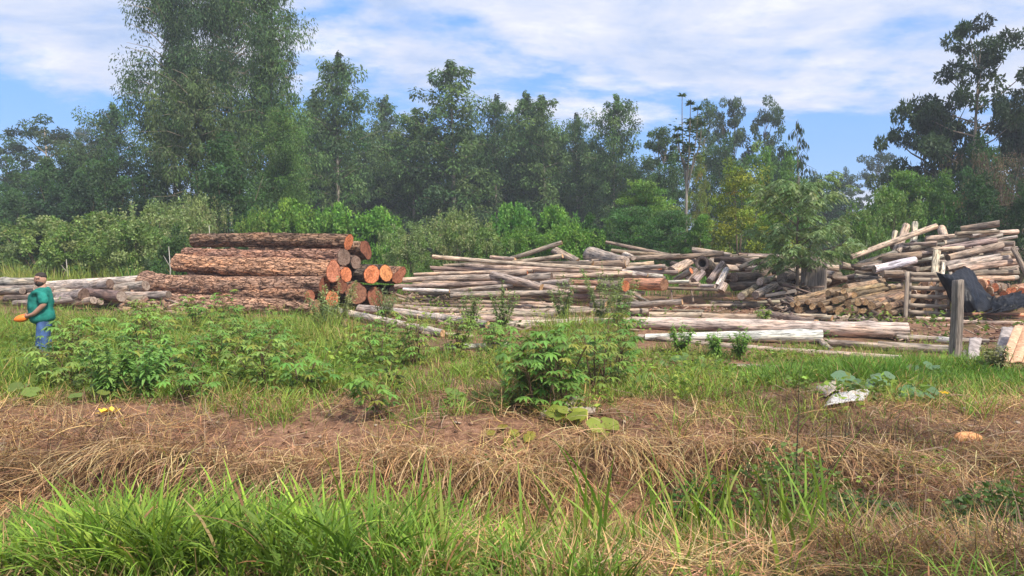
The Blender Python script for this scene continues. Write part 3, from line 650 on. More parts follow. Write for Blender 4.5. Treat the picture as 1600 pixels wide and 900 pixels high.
def proto_euc(seed, H=20., R=3.4, base=.12, nb=56, per=76, pal=EUC, L=.36, W=.125, lean=0.0, gap=0.0, top=1.0, hole=(.34, .45)):
    """plantation eucalyptus: straight pale stem, rising side branches with hanging leaf strands, ragged pointed top"""
    r = rng_(seed); mb = MB(); ph = r.uniform(0, 6)
    def ax(t): return np.array((lean * t * H + .25 * math.sin(3 * t + ph) * t, .2 * math.cos(2.4 * t + ph) * t, t * H))
    mb.tube([ax(t) for t in np.linspace(-.01, .97, 12)], np.linspace(.19, .02, 12) * H / 20, 8, (.36, .31, .25))
    C, Rd = [], []
    for i in range(nb):
        t = base + (1 - base) * ((i + r.uniform(0, 1)) / nb) ** .95
        if gap and r.uniform() < gap: continue
        s = (t - base) / (1 - base)
        prof = (np.interp(s, [0, .18, .45, .78, 1], [.70, .98, 1, .80, .34]) if top else np.interp(s, [0, .2, .5, .8, 1], [.5, .9, 1, .8, .35])) * R * r.uniform(.62, 1.15)
        az = i * 2.4 + r.uniform(-.4, .4); el = r.uniform(.35, .95) if top else r.uniform(-.1, .75)
        p0 = ax(min(t * .985, .96)); e = p0 + np.array((math.cos(az) * prof, math.sin(az) * prof, prof * math.tan(el) * .55))
        mid = (p0 + e) / 2 + np.array((0, 0, prof * .10))
        mb.tube([p0, mid, e], [.05 * H / 20, .03 * H / 20, .012], 4, (.22, .18, .13), False)
        m = max(2, int(prof * 1.7))
        for k in range(m):
            f = (k + .7) / m; q = p0 * (1 - f) ** 2 + 2 * mid * f * (1 - f) + e * f * f
            q = q + r.normal(0, .20 * prof * .35, 3); sz = (.44 + .30 * prof / 3) * r.uniform(.6, 1.35) * H / 20
            C.append(q + np.array((0, 0, -.25 * sz))); Rd.append((sz, sz, sz * r.uniform(1.0, 1.7)))
    C, Rd = np.array(C), np.array(Rd); ok = fbm(C[:, 0] * hole[1] + seed * 3.7, C[:, 1] * hole[1], C[:, 2] * hole[1], seed, 2) > hole[0]; C, Rd = list(C[ok]), list(Rd[ok])
    for k in range(5):
        C.append(ax(.93 + .02 * k) + r.normal(0, .10, 3) + np.array((0, 0, .2))); Rd.append((.22, .22, .55))
    return finish(None, [cloud(r, np.array(C), np.array(Rd), per, L, W, .55, pal)], mb)
def proto_clump(seed, H=16., R=4.0, base=.45, n=13, per=520, pal=None, L=.34, W=.15, flat=.55, stems=1, size=1.35, spread_top=False, holes=.0):
    """broadleaf tree: bare stem and limbs carrying separate rounded clumps, sky between them"""
    pal = pal or [(.045, .075, .030), (.06, .095, .036), (.075, .11, .042), (.035, .06, .028)]
    r = rng_(seed); mb = MB(); C, Rd = [], []
    for s in range(stems):
        x0 = (s - (stems - 1) / 2) * .5; lx = r.uniform(-.06, .06) * H + (s - (stems - 1) / 2) * R * .55
        ax = lambda t: np.array((x0 + lx * t + .15 * math.sin(5 * t + s), .2 * math.sin(3 * t + s), t * H))
        mb.tube([ax(t) for t in np.linspace(-.01, .93, 10)], np.linspace(.20, .04, 10) * H / 16, 8, (.20, .165, .13))
        for i in range(n):
            t = base + (.97 - base) * (i + .5) / n; f = (t - base) / (1 - base)
            prof = R * np.interp(f, [0, .35, .7, 1], [.95, 1, .75, .25]) * r.uniform(.45, 1.05); az = i * 2.4 + r.uniform(-.5, .5) + s
            p0 = ax(t * .86); e = ax(t) + np.array((math.cos(az) * prof, math.sin(az) * prof, r.uniform(-.02, .05) * H))
            mb.tube([p0, (p0 + e) / 2 + np.array((0, 0, -.05 * prof)), e], [.075, .05, .02], 5, (.16, .13, .10), False)
            for q in range(3):
                sz = size * r.uniform(.5, 1.0) * (1.1 - .35 * f); C.append(e + r.normal(0, 1, 3) * np.array((.55, .55, .28)) * size); Rd.append((sz, sz, sz * flat))
        C.append(ax(1.0)); Rd.append((size * .7, size * .7, size * flat * .7))
    return finish(None, [cloud(r, np.array(C), np.array(Rd), per // 3, L, W, .25, pal, .45)], mb)
def proto_bush(seed, H=4., R=2.6, n=70, per=95, pal=None, L=.17, W=.085, droop=.15, flat=.75, up=0.0, stems=7, top=.5, sz=.5, stemc=(.17, .13, .09)):
    """shrub or bushy young tree leafy down to the ground with an uneven outline"""
    r = rng_(seed); mb = MB(); C, Rd = [], []
    for i in range(n):
        a = r.uniform(0, 6.283); h = r.uniform(.04, 1) ** .85; ro = R * np.interp(h, [0, .25, .6, 1], [.85, 1, .85, top * .55]) * (.78 + .34 * math.sin(2 * a + seed) * math.cos(3 * a + seed * 2))
        q = ro * r.uniform(.25, 1.02) ** .55; s = sz * r.uniform(.55, 1.3)
        hh = H * h * (1 - .16 * math.sin(2.3 * a + seed * 3)) * (1 - .30 * (q / (R * 1.2)) ** 2)
        C.append((math.cos(a) * q, math.sin(a) * q, max(.12, hh - s * .3))); Rd.append((s, s, s * flat))
    parts = [cloud(r, np.array(C), np.array(Rd), per, L, W, droop, pal, .3)]
    if up:   # upright shoots breaking the outline
        k = int(n * up); a = r.uniform(0, 6.283, k); q = R * .9 * r.uniform(0, 1, k) ** .6
        z = H * (.75 + .2 * r.uniform(0, 1, k)) * (1 - .3 * (q / R) ** 2)
        for j in range(7): parts.append(cloud(r, np.stack((np.cos(a) * q, np.sin(a) * q, z + H * .035 * j), -1), (.13, .13, .13), 7, L, W, .05, pal))
    for s in range(stems):
        a = s * 6.283 / stems + r.uniform(-.3, .3); q = R * r.uniform(.2, .6)
        mb.tube([(.05 * math.cos(a), .05 * math.sin(a), -.1), (q * .5 * math.cos(a), q * .5 * math.sin(a), H * .4), (q * math.cos(a), q * math.sin(a), H * .8)], [.05, .035, .012], 5, stemc, False)
    return finish(None, parts, mb)
def proto_layer(seed, H=7., R=3.4, n=30, per=200, pal=None, L=.24, W=.09):
    """young tree with flat spreading sprays in tiers"""
    r = rng_(seed); mb = MB(); C, Rd = [], []
    mb.tube([(0, 0, -.1), (.1, 0, H * .3), (-.05, .1, H * .6), (0, 0, H * .9)], [.11, .09, .06, .02], 6, (.16, .13, .10))
    for i in range(n):
        t = .12 + .86 * i / n; az = i * 2.4; pr = R * np.interp(t, [.1, .35, .7, 1], [.85, 1, .75, .2]) * r.uniform(.65, 1.1)
        p0 = np.array((0, 0, t * H * .85)); e = np.array((math.cos(az) * pr, math.sin(az) * pr, t * H * .92 + .12 * pr))
        mb.tube([p0, (p0 + e) / 2 + (0, 0, .12), e], [.035, .02, .008], 4, (.15, .12, .09), False)
        for f in (.4, .7, .95):
            C.append(p0 * (1 - f) + e * f + r.normal(0, .12, 3)); Rd.append((.75 * R / 3.4, .75 * R / 3.4, .17))
    return finish(None, [cloud(r, np.array(C), np.array(Rd), per // 3, L, W, .12, pal, .2)], mb)
def fronds(r, P, D, L, nl, ll, lw, droop, pal):
    """pinnate fronds: rachis from P along D with drooping leaflets in pairs"""
    n = len(P); C, d, cl = [], [], []
    col = pick(r, pal, n, .16)
    for j in range(nl):
        t = (j + .6) / nl
        c = P + D * (L * t)[:, None]; c[:, 2] -= droop * L * t * t
        tang = D.copy(); tang[:, 2] -= 2 * droop * t; tang /= np.linalg.norm(tang, axis=1, keepdims=True)
        s = np.cross(tang, (0, 0, 1.0)); s /= np.linalg.norm(s, axis=1, keepdims=True) + 1e-6
        for sg in (-1, 1):
            dd = s * sg * .8 + tang * .45 + np.array((0, 0, -.45)) + r.normal(0, .12, (n, 3)); dd /= np.linalg.norm(dd, axis=1, keepdims=True)
            C.append(c); d.append(dd); cl.append(col * (1 + r.normal(0, .1, (n, 1))))
    C, d, cl = np.concatenate(C), np.concatenate(d), np.concatenate(cl); k = len(C)
    return flats(C, d, ll * r.uniform(.75, 1.2, k), lw * r.uniform(.8, 1.2, k), np.clip(cl, .004, .9), r)
def proto_feather(seed, H=4.6, R=1.9, base=.24, n=680, pal=None, L=.5, ll=.17, lw=.045, stem=(.14, .11, .085), nl=9, droop=.55):
    r = rng_(seed); mb = MB()
    mb.tube([(0, 0, -.1), (.03, 0, H * .2), (-.03, .02, H * .5), (0, 0, H * .95)], [.065, .055, .04, .01], 7, stem)
    P, D = [], []
    for i in range(26):
        t = base + (.97 - base) * (i + .5) / 26; az = i * 2.4; f = (t - base) / (1 - base); pr = R * np.interp(f, [0, .3, .7, 1], [.9, 1, .80, .25]) * r.uniform(.55, 1.15)
        p0 = np.array((0, 0, t * H * .9)); e = p0 + np.array((math.cos(az) * pr, math.sin(az) * pr, pr * r.uniform(.1, .9)))
        mb.tube([p0, (p0 + e) / 2 + (0, 0, .06), e], [.02, .014, .005], 4, stem, False)
        for k in range(n // 26):
            g = r.uniform(.25, 1.0); P.append(p0 * (1 - g) + e * g + r.normal(0, .05, 3)); a2 = az + r.normal(0, .9); D.append((math.cos(a2), math.sin(a2), r.uniform(-.1, .5)))
    P, D = np.array(P), np.array(D); D /= np.linalg.norm(D, axis=1, keepdims=True)
    return finish(None, [fronds(r, P, D, L * r.uniform(.7, 1.15, len(P)), nl, ll, lw, droop, pal)], mb)
def proto_candelabra(seed, H=13.):
    """slender pale stem forking into a few arms that end in star shaped leaf rosettes"""
    r = rng_(seed); mb = MB(); C = []
    mb.tube([(0, 0, -.1), (.03, 0, H * .35), (0, 0, H * .62)], [.10, .085, .06], 7, (.24, .21, .17))
    tips = [(.30, 0, .985), (-.50, .1, .90), (-.22, .2, .93), (.05, -.2, .84), (-.62, 0, .82), (.35, .2, .80), (-.40, -.3, .76), (.22, .3, .73), (.62, -.1, .77), (-.15, 0, .71)]
    for k, (x, y, t) in enumerate(tips):
        b = H * (.42 + .022 * k); e = np.array((x * 1.5, y * 1.5, t * H))
        mb.tube([(0, 0, b), (x * .8, y * .8, b + (e[2] - b) * .35), (x * 1.4, y * 1.4, b + (e[2] - b) * .7), e], [.05, .04, .032, .02], 5, (.23, .20, .16), False); C.append(e)
    C = np.array(C); P = np.repeat(C, 44, 0); n = len(P); a = r.uniform(0, 6.283, n)
    D = np.stack((np.cos(a), np.sin(a), r.uniform(-.7, 1.0, n)), -1); D /= np.linalg.norm(D, axis=1, keepdims=True); ln = r.uniform(.22, .46, n)
    parts = [flats(P, D, ln, ln * .30, pick(r, [(.04, .075, .03), (.06, .10, .035)], n), r)]
    P2 = np.stack((r.normal(0, .55, 260), r.normal(0, .4, 260), H * r.uniform(.60, .86, 260)), -1); a = r.uniform(0, 6.283, 260); D2 = np.stack((np.cos(a), np.sin(a), r.uniform(-.5, .3, 260)), -1)
    parts.append(flats(P2, D2 / np.linalg.norm(D2, axis=1, keepdims=True), np.full(260, .34), np.full(260, .13), pick(r, [(.05, .085, .03)], 260), r))
    return finish(None, parts, mb)
def proto_sapling(seed, H=7.):
    """thin sapling top with long hanging leaves along few arching twigs"""
    r = rng_(seed); mb = MB(); parts = []
    mb.tube([(0, 0, -.1), (.05, 0, H * .5), (-.2, 0, H * .99)], [.06, .045, .008], 6, (.12, .10, .08))
    P = []
    for k in range(15):
        t = .50 + .49 * k / 15; a = (0, math.pi)[k % 3 == 0] + r.normal(0, .8); pr = (1.75 - .1 * k) * r.uniform(.6, 1.1); p0 = np.array((.05 - .4 * (t - .5), 0, t * H)); e = p0 + np.array((math.cos(a) * pr, math.sin(a) * pr * .6, .12 * pr)); m = (p0 + e) / 2 + (0, 0, .28)
        mb.tube([p0, m, e], [.018, .012, .004], 4, (.12, .10, .08), False)
        for f in np.linspace(.15, 1, 20): P.append(p0 * (1 - f) ** 2 + 2 * m * f * (1 - f) + e * f * f + r.normal(0, .04, 3))
    P = np.array(P); n = len(P); D = np.stack((r.normal(0, .28, n), r.normal(0, .28, n), np.full(n, -1)), -1); D /= np.linalg.norm(D, axis=1, keepdims=True)
    return finish(None, [flats(P, D, r.uniform(.2, .40, n), r.uniform(.06, .10, n), pick(r, [(.04, .065, .035), (.055, .085, .04)], n), r)], mb)
def proto_dead(seed, H=4.2, R=2.4):
    r = rng_(seed); mb = MB()
    for i in range(150):
        a = r.uniform(0, 6.283); q = R * r.uniform(.1, .5); h = H * r.uniform(.3, .8); e = np.array((math.cos(a) * R * r.uniform(.3, 1), math.sin(a) * R * r.uniform(.3, 1), min(H, h * r.uniform(1.0, 1.5))))
        mb.tube([(q * .2 * math.cos(a), q * .2 * math.sin(a), 0), (q * math.cos(a), q * math.sin(a), h * .6), e], [.022, .014, .005], 4, tuple(pick(r, [(.13, .10, .085), (.19, .14, .11), (.09, .07, .06)], 1)[0]), False)
    C = np.stack((r.normal(0, R * .45, 240), r.normal(0, R * .45, 240), r.uniform(.1, .95, 240) * H), -1)
    return finish(None, [cloud(r, C, (.35, .35, .3), 24, .13, .05, .3, [(.13, .09, .06), (.10, .075, .05), (.17, .12, .08), (.09, .09, .045)])], mb)

OLIVE = [(.13, .18, .055), (.19, .235, .085), (.10, .155, .045), (.26, .30, .14), (.12, .19, .05)]
BRIGHT = [(.11, .22, .035), (.15, .27, .045), (.08, .17, .028), (.19, .30, .055)]
YELLOW = [(.19, .23, .032), (.23, .25, .035), (.15, .20, .030), (.12, .18, .03)]
DEEP = [(.040, .085, .030), (.055, .11, .035), (.032, .066, .026), (.07, .13, .04)]
LIME = [(.12, .215, .035), (.16, .25, .045), (.10, .18, .03), (.19, .25, .06)]
GREY = [(.16, .22, .080), (.21, .265, .12), (.12, .18, .06), (.28, .31, .17), (.14, .21, .06)]
P = {
 'euc1': (proto_euc(1), 20, 6.8), 'euc2': (proto_euc(2, R=2.9, nb=50, base=.10), 20, 5.8), 'euc3': (proto_euc(3, R=3.9, nb=52, base=.18), 20, 7.8), 'euc4': (proto_euc(4, R=2.6, base=.22, gap=.12), 20, 5.2),
 'eucbig': (proto_euc(5, H=27., R=6.4, base=.36, nb=84, per=125, L=.32, W=.11, gap=.10, top=0, hole=(.415, .30)), 27, 13.2),
 'eucweep': (proto_euc(6, H=26., R=4.8, base=.06, nb=104, per=95, L=.34, W=.11, top=0, hole=(.38, .35)), 26, 9.6),
 'eucround': (proto_euc(7, H=15., R=4.6, base=.10, nb=70, per=70, L=.33, W=.10, top=0, pal=[(.07, .12, .045), (.09, .145, .05), (.055, .095, .04), (.105, .16, .06)]), 15, 9.2),
 'clump1': (proto_clump(11), 16, 8), 'clump2': (proto_clump(12, stems=2, n=10, R=3.4, base=.5), 16, 9), 'clumpbig': (proto_clump(13, H=17., R=5.2, base=.34, n=20, per=600, size=1.35, flat=.6), 17, 10.5),
 'oldtree': (proto_clump(14, H=10., R=4.6, base=.30, n=15, per=660, size=1.3, stems=2), 10, 11), 'umbrella': (proto_clump(15, H=12, R=4.5, base=.75, n=9, per=500, size=1.6, flat=.4), 12, 9),
 'bushtree': (proto_bush(21, H=8., R=3.8, n=150, per=110, pal=DEEP, L=.26, W=.12, sz=.75, top=.7), 8, 7.8), 'bushtree2': (proto_bush(22, H=8., R=3.6, n=140, per=110, pal=[(.055, .11, .035), (.075, .14, .04), (.045, .085, .03)], L=.24, W=.10, sz=.7, droop=.35, top=.6), 8, 7.4),
 'brighttree': (proto_layer(23, H=7., R=3.3, n=44, per=300, pal=BRIGHT), 7, 7), 'brighttree2': (proto_bush(24, H=6., R=3., n=110, per=110, pal=BRIGHT, L=.22, W=.09, sz=.6, flat=.4), 6, 6.2),
 'limetree': (proto_bush(25, H=6., R=3., n=110, per=110, pal=LIME, L=.22, W=.10, sz=.6, flat=.55), 6, 6.2), 'yellowtree': (proto_bush(26, H=6., R=3.2, n=110, per=100, pal=YELLOW, L=.17, W=.08, sz=.6, flat=.5), 6, 6.6),
 'deeplayer': (proto_layer(27, H=6., R=3.4, n=44, per=300, pal=[(.06, .125, .04), (.08, .16, .05), (.045, .095, .032)], L=.22, W=.07), 6, 7.2),
 'olive1': (proto_bush(31, H=3.4, R=2.5, n=95, per=110, pal=OLIVE, sz=.42, up=.5), 3.6, 5.2), 'olive2': (proto_bush(32, H=2.6, R=2.3, n=80, per=110, pal=OLIVE, sz=.4, up=.3), 2.8, 4.8),
 'grey1': (proto_bush(33, H=3.2, R=2.6, n=100, per=120, pal=GREY, sz=.38, L=.15, W=.06, up=.5), 3.4, 5.4), 'bright1': (proto_bush(34, H=2.8, R=2.1, n=80, per=100, pal=BRIGHT, sz=.42, up=.7, L=.19), 3.1, 4.4),
 'lime1': (proto_bush(35, H=2.4, R=2.3, n=80, per=110, pal=LIME, sz=.4, up=.6, L=.16, W=.06), 2.7, 4.8), 'deep1': (proto_bush(36, H=3., R=2.4, n=90, per=110, pal=DEEP, sz=.45), 3, 5),
 'feather': (proto_feather(41, pal=[(.11, .17, .07), (.14, .20, .085), (.085, .14, .055)]), 4.6, 4.4), 'candelabra': (proto_candelabra(42), 13, 3), 'sapling': (proto_sapling(43), 7, 3.2), 'dead': (proto_dead(44), 4.2, 4.6)}
USED = set()
def tree(kind, px, top, Y, w, name, label, cat, group=None, tint=(1, 1, 1), rz=None, trunk=None, zb=0.0, seed=0):
    """stand prototype on the ground so that its top and width come out as measured in the photo"""
    pr, H0, W0 = P[kind]; t = at(px, top, Y); k = (t.z - zb) / H0; kw = (w * Y / F) / W0
    o = empty(name, (t.x, Y, zb), rz if rz is not None else (px * 7.13 + Y) % 6.283); o.scale = (kw, kw, k)
    for part, (me, m) in pr.items():
        c = link(part, me, m, o)
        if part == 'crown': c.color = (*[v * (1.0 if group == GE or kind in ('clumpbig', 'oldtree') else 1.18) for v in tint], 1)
        elif trunk: c.color = (*trunk, 1)
    return tag(o, label, cat, group)
GE = 'eucalyptus trees of the wood behind the log yard'
DK = (.85, .92, .95)
T = lambda *a, **k: tree(*a, **k)
# tall grove at the left
T('eucbig', 262, -75, 62, 200, 'eucalyptus_tree', 'tallest open crowned eucalyptus with sky showing through, at the left', 'tree', GE, tint=(.74, .80, .86), rz=.4, trunk=(1.2, 1.2, 1.2))
T('eucweep', 414, -50, 60, 140, 'eucalyptus_tree', 'tall dense weeping eucalyptus right beside the tallest open one', 'tree', GE, tint=(1.0, 1.05, .95))
T('eucbig', 356, -60, 66, 170, 'eucalyptus_tree', 'tall eucalyptus half hidden between the two tallest crowns', 'tree', GE, tint=(.74, .82, .88), rz=2.2)
T('eucround', 300, 118, 52, 180, 'eucalyptus_tree', 'rounded olive green eucalyptus with a pale stem under the tallest crowns', 'tree', GE, tint=(1.05, 1.0, .95), trunk=(1.3, 1.3, 1.3))
T('eucweep', 440, 165, 54, 112, 'eucalyptus_tree', 'bright weeping eucalyptus directly behind the orange log pile', 'tree', GE, tint=(1.15, 1.25, .9))
T('bushtree2', 355, 235, 46, 190, 'leafy_tree', 'dark bushy tree with several stems just behind the orange log pile', 'tree', None, tint=(.85, .92, .9))
# left wood
T('clump1', 65, 184, 82, 125, 'broadleaf_tree', 'dark round tree with bare pale limbs against the sky at far left', 'tree', None, tint=(.85, .92, 1), trunk=(1.9, 1.9, 1.9))
T('clump1', 12, 215, 88, 90, 'broadleaf_tree', 'dark tree cut by the picture edge above the man', 'tree', None, tint=(.85, .95, 1.05), rz=2)
T('euc3', 178, 170, 74, 130, 'eucalyptus_tree', 'slender eucalyptus at the left foot of the tallest one, bare pale stem', 'tree', GE, tint=DK, trunk=(1.3, 1.3, 1.3))
T('eucround', 118, 225, 70, 150, 'eucalyptus_tree', 'rounded eucalyptus below the far round tree, left of the slender one', 'tree', GE, tint=(.9, .95, .9))
T('clump2', 132, 205, 150, 60, 'distant_tree', 'small far hazy tree in the gap left of the tallest eucalyptus', 'tree', None, tint=(.8, .95, 1.1))
for i, (px, top, Y, w) in enumerate(((30, 270, 66, 130), (95, 262, 60, 140), (165, 255, 58, 140), (235, 250, 57, 130), (10, 300, 58, 120), (130, 290, 55, 130))):
    T('bushtree' if i % 2 else 'bushtree2', px, top, Y, w, 'understorey_tree', 'dark bushy tree of the understorey at the left, above the olive shrubs', 'tree', 'dark understorey trees at the left', tint=(.82, .9, .92), rz=i * 1.3)
# the row behind the yard
for k, px, top, Y, w, lab, tn in (
    ('euc1', 526, 92, 75, 100, 'pointed eucalyptus first in the row right of the tallest grove', (1.05, 1.08, 1)),
    ('euc4', 495, 150, 82, 70, 'thin eucalyptus squeezed between the tall grove and the row', DK),
    ('euc4', 603, 156, 95, 60, 'small spiky eucalyptus top showing low between two larger ones', DK),
    ('euc3', 646, 178, 77, 105, 'broad eucalyptus left of the central pointed one', (1.08, 1.1, 1)),
    ('euc2', 706, 104, 75, 112, 'tallest pointed eucalyptus in the middle of the row', (1, 1.02, 1)),
    ('euc1', 776, 156, 78, 74, 'eucalyptus just right of the central pointed one', DK),
    ('euc4', 818, 152, 80, 62, 'narrow eucalyptus with a spiky tip in the row', (.95, 1, .95)),
    ('euc2', 851, 156, 77, 84, 'eucalyptus before the narrowing right end of the row', (1, 1.02, .98)),
    ('euc1', 902, 184, 79, 66, 'ragged dark eucalyptus beside the isolated rounded one', (.8, .86, .95)),
    ('euc3', 962, 157, 74, 88, 'isolated round shouldered eucalyptus at the right end of the row', (.92, .98, .92))):
    T(k, px, top, Y, w * 1.28, 'eucalyptus_tree', lab, 'tree', GE, tint=tn)
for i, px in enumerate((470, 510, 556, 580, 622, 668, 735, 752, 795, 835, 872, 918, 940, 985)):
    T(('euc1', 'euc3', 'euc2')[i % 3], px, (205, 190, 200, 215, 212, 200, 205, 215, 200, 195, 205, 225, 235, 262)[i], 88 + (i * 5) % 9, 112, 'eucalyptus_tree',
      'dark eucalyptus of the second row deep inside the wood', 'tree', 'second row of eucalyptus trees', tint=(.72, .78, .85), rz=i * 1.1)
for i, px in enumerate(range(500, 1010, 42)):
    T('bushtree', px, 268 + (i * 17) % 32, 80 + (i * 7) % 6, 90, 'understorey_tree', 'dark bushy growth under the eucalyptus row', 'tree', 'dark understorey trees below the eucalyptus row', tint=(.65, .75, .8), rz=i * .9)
# middle right
T('clump2', 1036, 205, 70, 85, 'broadleaf_tree', 'loose crowned tree with spiky top left of the slender candelabra tree', 'tree', None, tint=(1.0, 1.15, .95))
T('candelabra', 1076, 143, 46, 76, 'candelabra_tree', 'slender pale stemmed tree with star shaped leaf tufts', 'tree', None)
T('clump1', 1104, 163, 86, 62, 'broadleaf_tree', 'round topped tree right behind the slender candelabra tree', 'tree', 'three round clumped trees on the skyline', tint=(.95, 1.05, .95), rz=1.0)
T('clump2', 1144, 160, 88, 66, 'broadleaf_tree', 'middle one of three round clumped trees on the skyline', 'tree', 'three round clumped trees on the skyline', tint=(.85, .95, .95), rz=0)
T('clump1', 1192, 157, 86, 66, 'broadleaf_tree', 'rightmost of three round clumped trees on the skyline', 'tree', 'three round clumped trees on the skyline', tint=(.85, .95, .95), rz=2.6)
T('sapling', 1250, 186, 42, 78, 'slender_sapling', 'sparse sapling with long hanging leaves against the sky', 'tree', None, rz=0)
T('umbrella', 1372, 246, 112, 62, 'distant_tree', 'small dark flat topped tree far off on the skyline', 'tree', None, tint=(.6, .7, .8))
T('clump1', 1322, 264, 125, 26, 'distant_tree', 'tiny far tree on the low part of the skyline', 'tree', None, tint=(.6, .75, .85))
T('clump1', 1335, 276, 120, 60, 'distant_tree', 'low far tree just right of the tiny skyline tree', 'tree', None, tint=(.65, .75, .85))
T('bushtree', 1290, 284, 90, 130, 'leafy_tree', 'dark hedge like tree below the sapling with hanging leaves', 'tree', None, tint=(.8, .95, .9))
T('bushtree2', 1130, 232, 75, 130, 'leafy_tree', 'dark bushy tree filling the gap under the three skyline trees', 'tree', None, tint=(.8, .9, .9))
T('bushtree', 1215, 245, 72, 100, 'leafy_tree', 'dark bushy tree under the rightmost skyline tree', 'tree', None, tint=(.85, .95, .9))
T('bushtree2', 1045, 262, 66, 100, 'leafy_tree', 'dark bushy tree under the loose crowned spiky tree', 'tree', None, tint=(.85, .95, .85))
T('brighttree', 1010, 268, 50, 130, 'spreading_tree', 'bright green spreading tree at the right end of the eucalyptus row', 'tree', None, tint=(1, 1, 1))
T('deeplayer', 985, 312, 42, 150, 'spreading_tree', 'mid green feathery tree in front of the bright spreading tree', 'tree', None, tint=(1.0, 1.1, .9))
T('deeplayer', 1050, 318, 40, 120, 'spreading_tree', 'dark green feathery tree around the candelabra stem', 'tree', None, tint=(.95, 1.05, .9), rz=2)
T('limetree', 1190, 244, 58, 110, 'leafy_tree', 'light green rounded tree between skyline trees and the yellow bush', 'tree', None, tint=(.8, .95, 1))
T('limetree', 1235, 252, 56, 90, 'leafy_tree', 'second light green rounded tree, right beside the first', 'tree', None, tint=(.8, .98, .95), rz=2)
T('yellowtree', 1092, 252, 60, 66, 'yellowing_tree', 'small yellowing tree just right of the candelabra stem', 'tree', None, tint=(1, 1, 1))
T('yellowtree', 1158, 272, 39, 185, 'yellowing_tree', 'large mustard yellow leaved bush behind the tangled log heap', 'tree', None, tint=(1.05, 1.05, .9))
T('brighttree2', 1095, 345, 38, 80, 'leafy_shrub', 'green bush below the mustard yellow one, above the hollow log', 'shrub', None, tint=(.75, .85, .85))
T('brighttree2', 1205, 345, 38, 75, 'leafy_shrub', 'bright green bush between the yellow bush and the feathery tree', 'shrub', None, tint=(1.05, 1.0, .9), rz=2)
T('feather', 1250, 262, 25.6, 200, 'feathery_tree', 'feathery young tree with drooping compound leaves, standing by the split stump', 'tree', None, tint=(1.55, 1.45, 1.5), zb=0.0, rz=0)
# right side
T('clumpbig', 1528, 34, 50, 188, 'broadleaf_tree', 'tallest tree on the right with dark tiered clumps and pale stem', 'tree', None, tint=(.72, .80, .85), rz=.3, trunk=(1.5, 1.45, 1.4))
T('oldtree', 1470, 160, 52, 160, 'broadleaf_tree', 'dark spreading tree left of the tallest one on the right', 'tree', None, tint=(1.0, 1.1, 1.1))
T('oldtree', 1590, 170, 48, 130, 'broadleaf_tree', 'dark tree crown cut by the picture edge at the right', 'tree', None, tint=(.65, .72, .78), rz=1)
T('bushtree2', 1540, 235, 46, 130, 'leafy_tree', 'dark bushy tree at the foot of the tallest one on the right', 'tree', None, tint=(.7, .8, .75))
T('dead', 1572, 232, 40, 110, 'dead_bush', 'tall brown dry brush at the right edge behind the log heap', 'shrub', None)
T('brighttree', 1425, 252, 44, 150, 'spreading_tree', 'green spreading tree behind the right log heap', 'tree', None, tint=(.75, .82, .85), rz=1)
T('limetree', 1475, 285, 41, 110, 'leafy_tree', 'dull green bush right above the uprights of the right log heap', 'tree', None, tint=(.5, .66, .7))
T('olive1', 1385, 300, 38, 130, 'leafy_shrub', 'pale leaved shrub between the feathery tree and the right log heap', 'shrub', None, tint=(.75, .95, .7))
T('olive1', 1345, 335, 36, 100, 'leafy_shrub', 'low leafy shrub behind the leaning long pole of the right heap', 'shrub', None, tint=(.75, .95, .7), rz=1)
T('bushtree', 1530, 290, 38, 130, 'leafy_shrub', 'dark green bush behind the top of the right log heap', 'shrub', None, tint=(.55, .68, .6))
T('bushtree2', 1600, 300, 37, 110, 'leafy_shrub', 'dark bush at the right edge under the brown dry brush', 'shrub', None, tint=(.6, .7, .55))
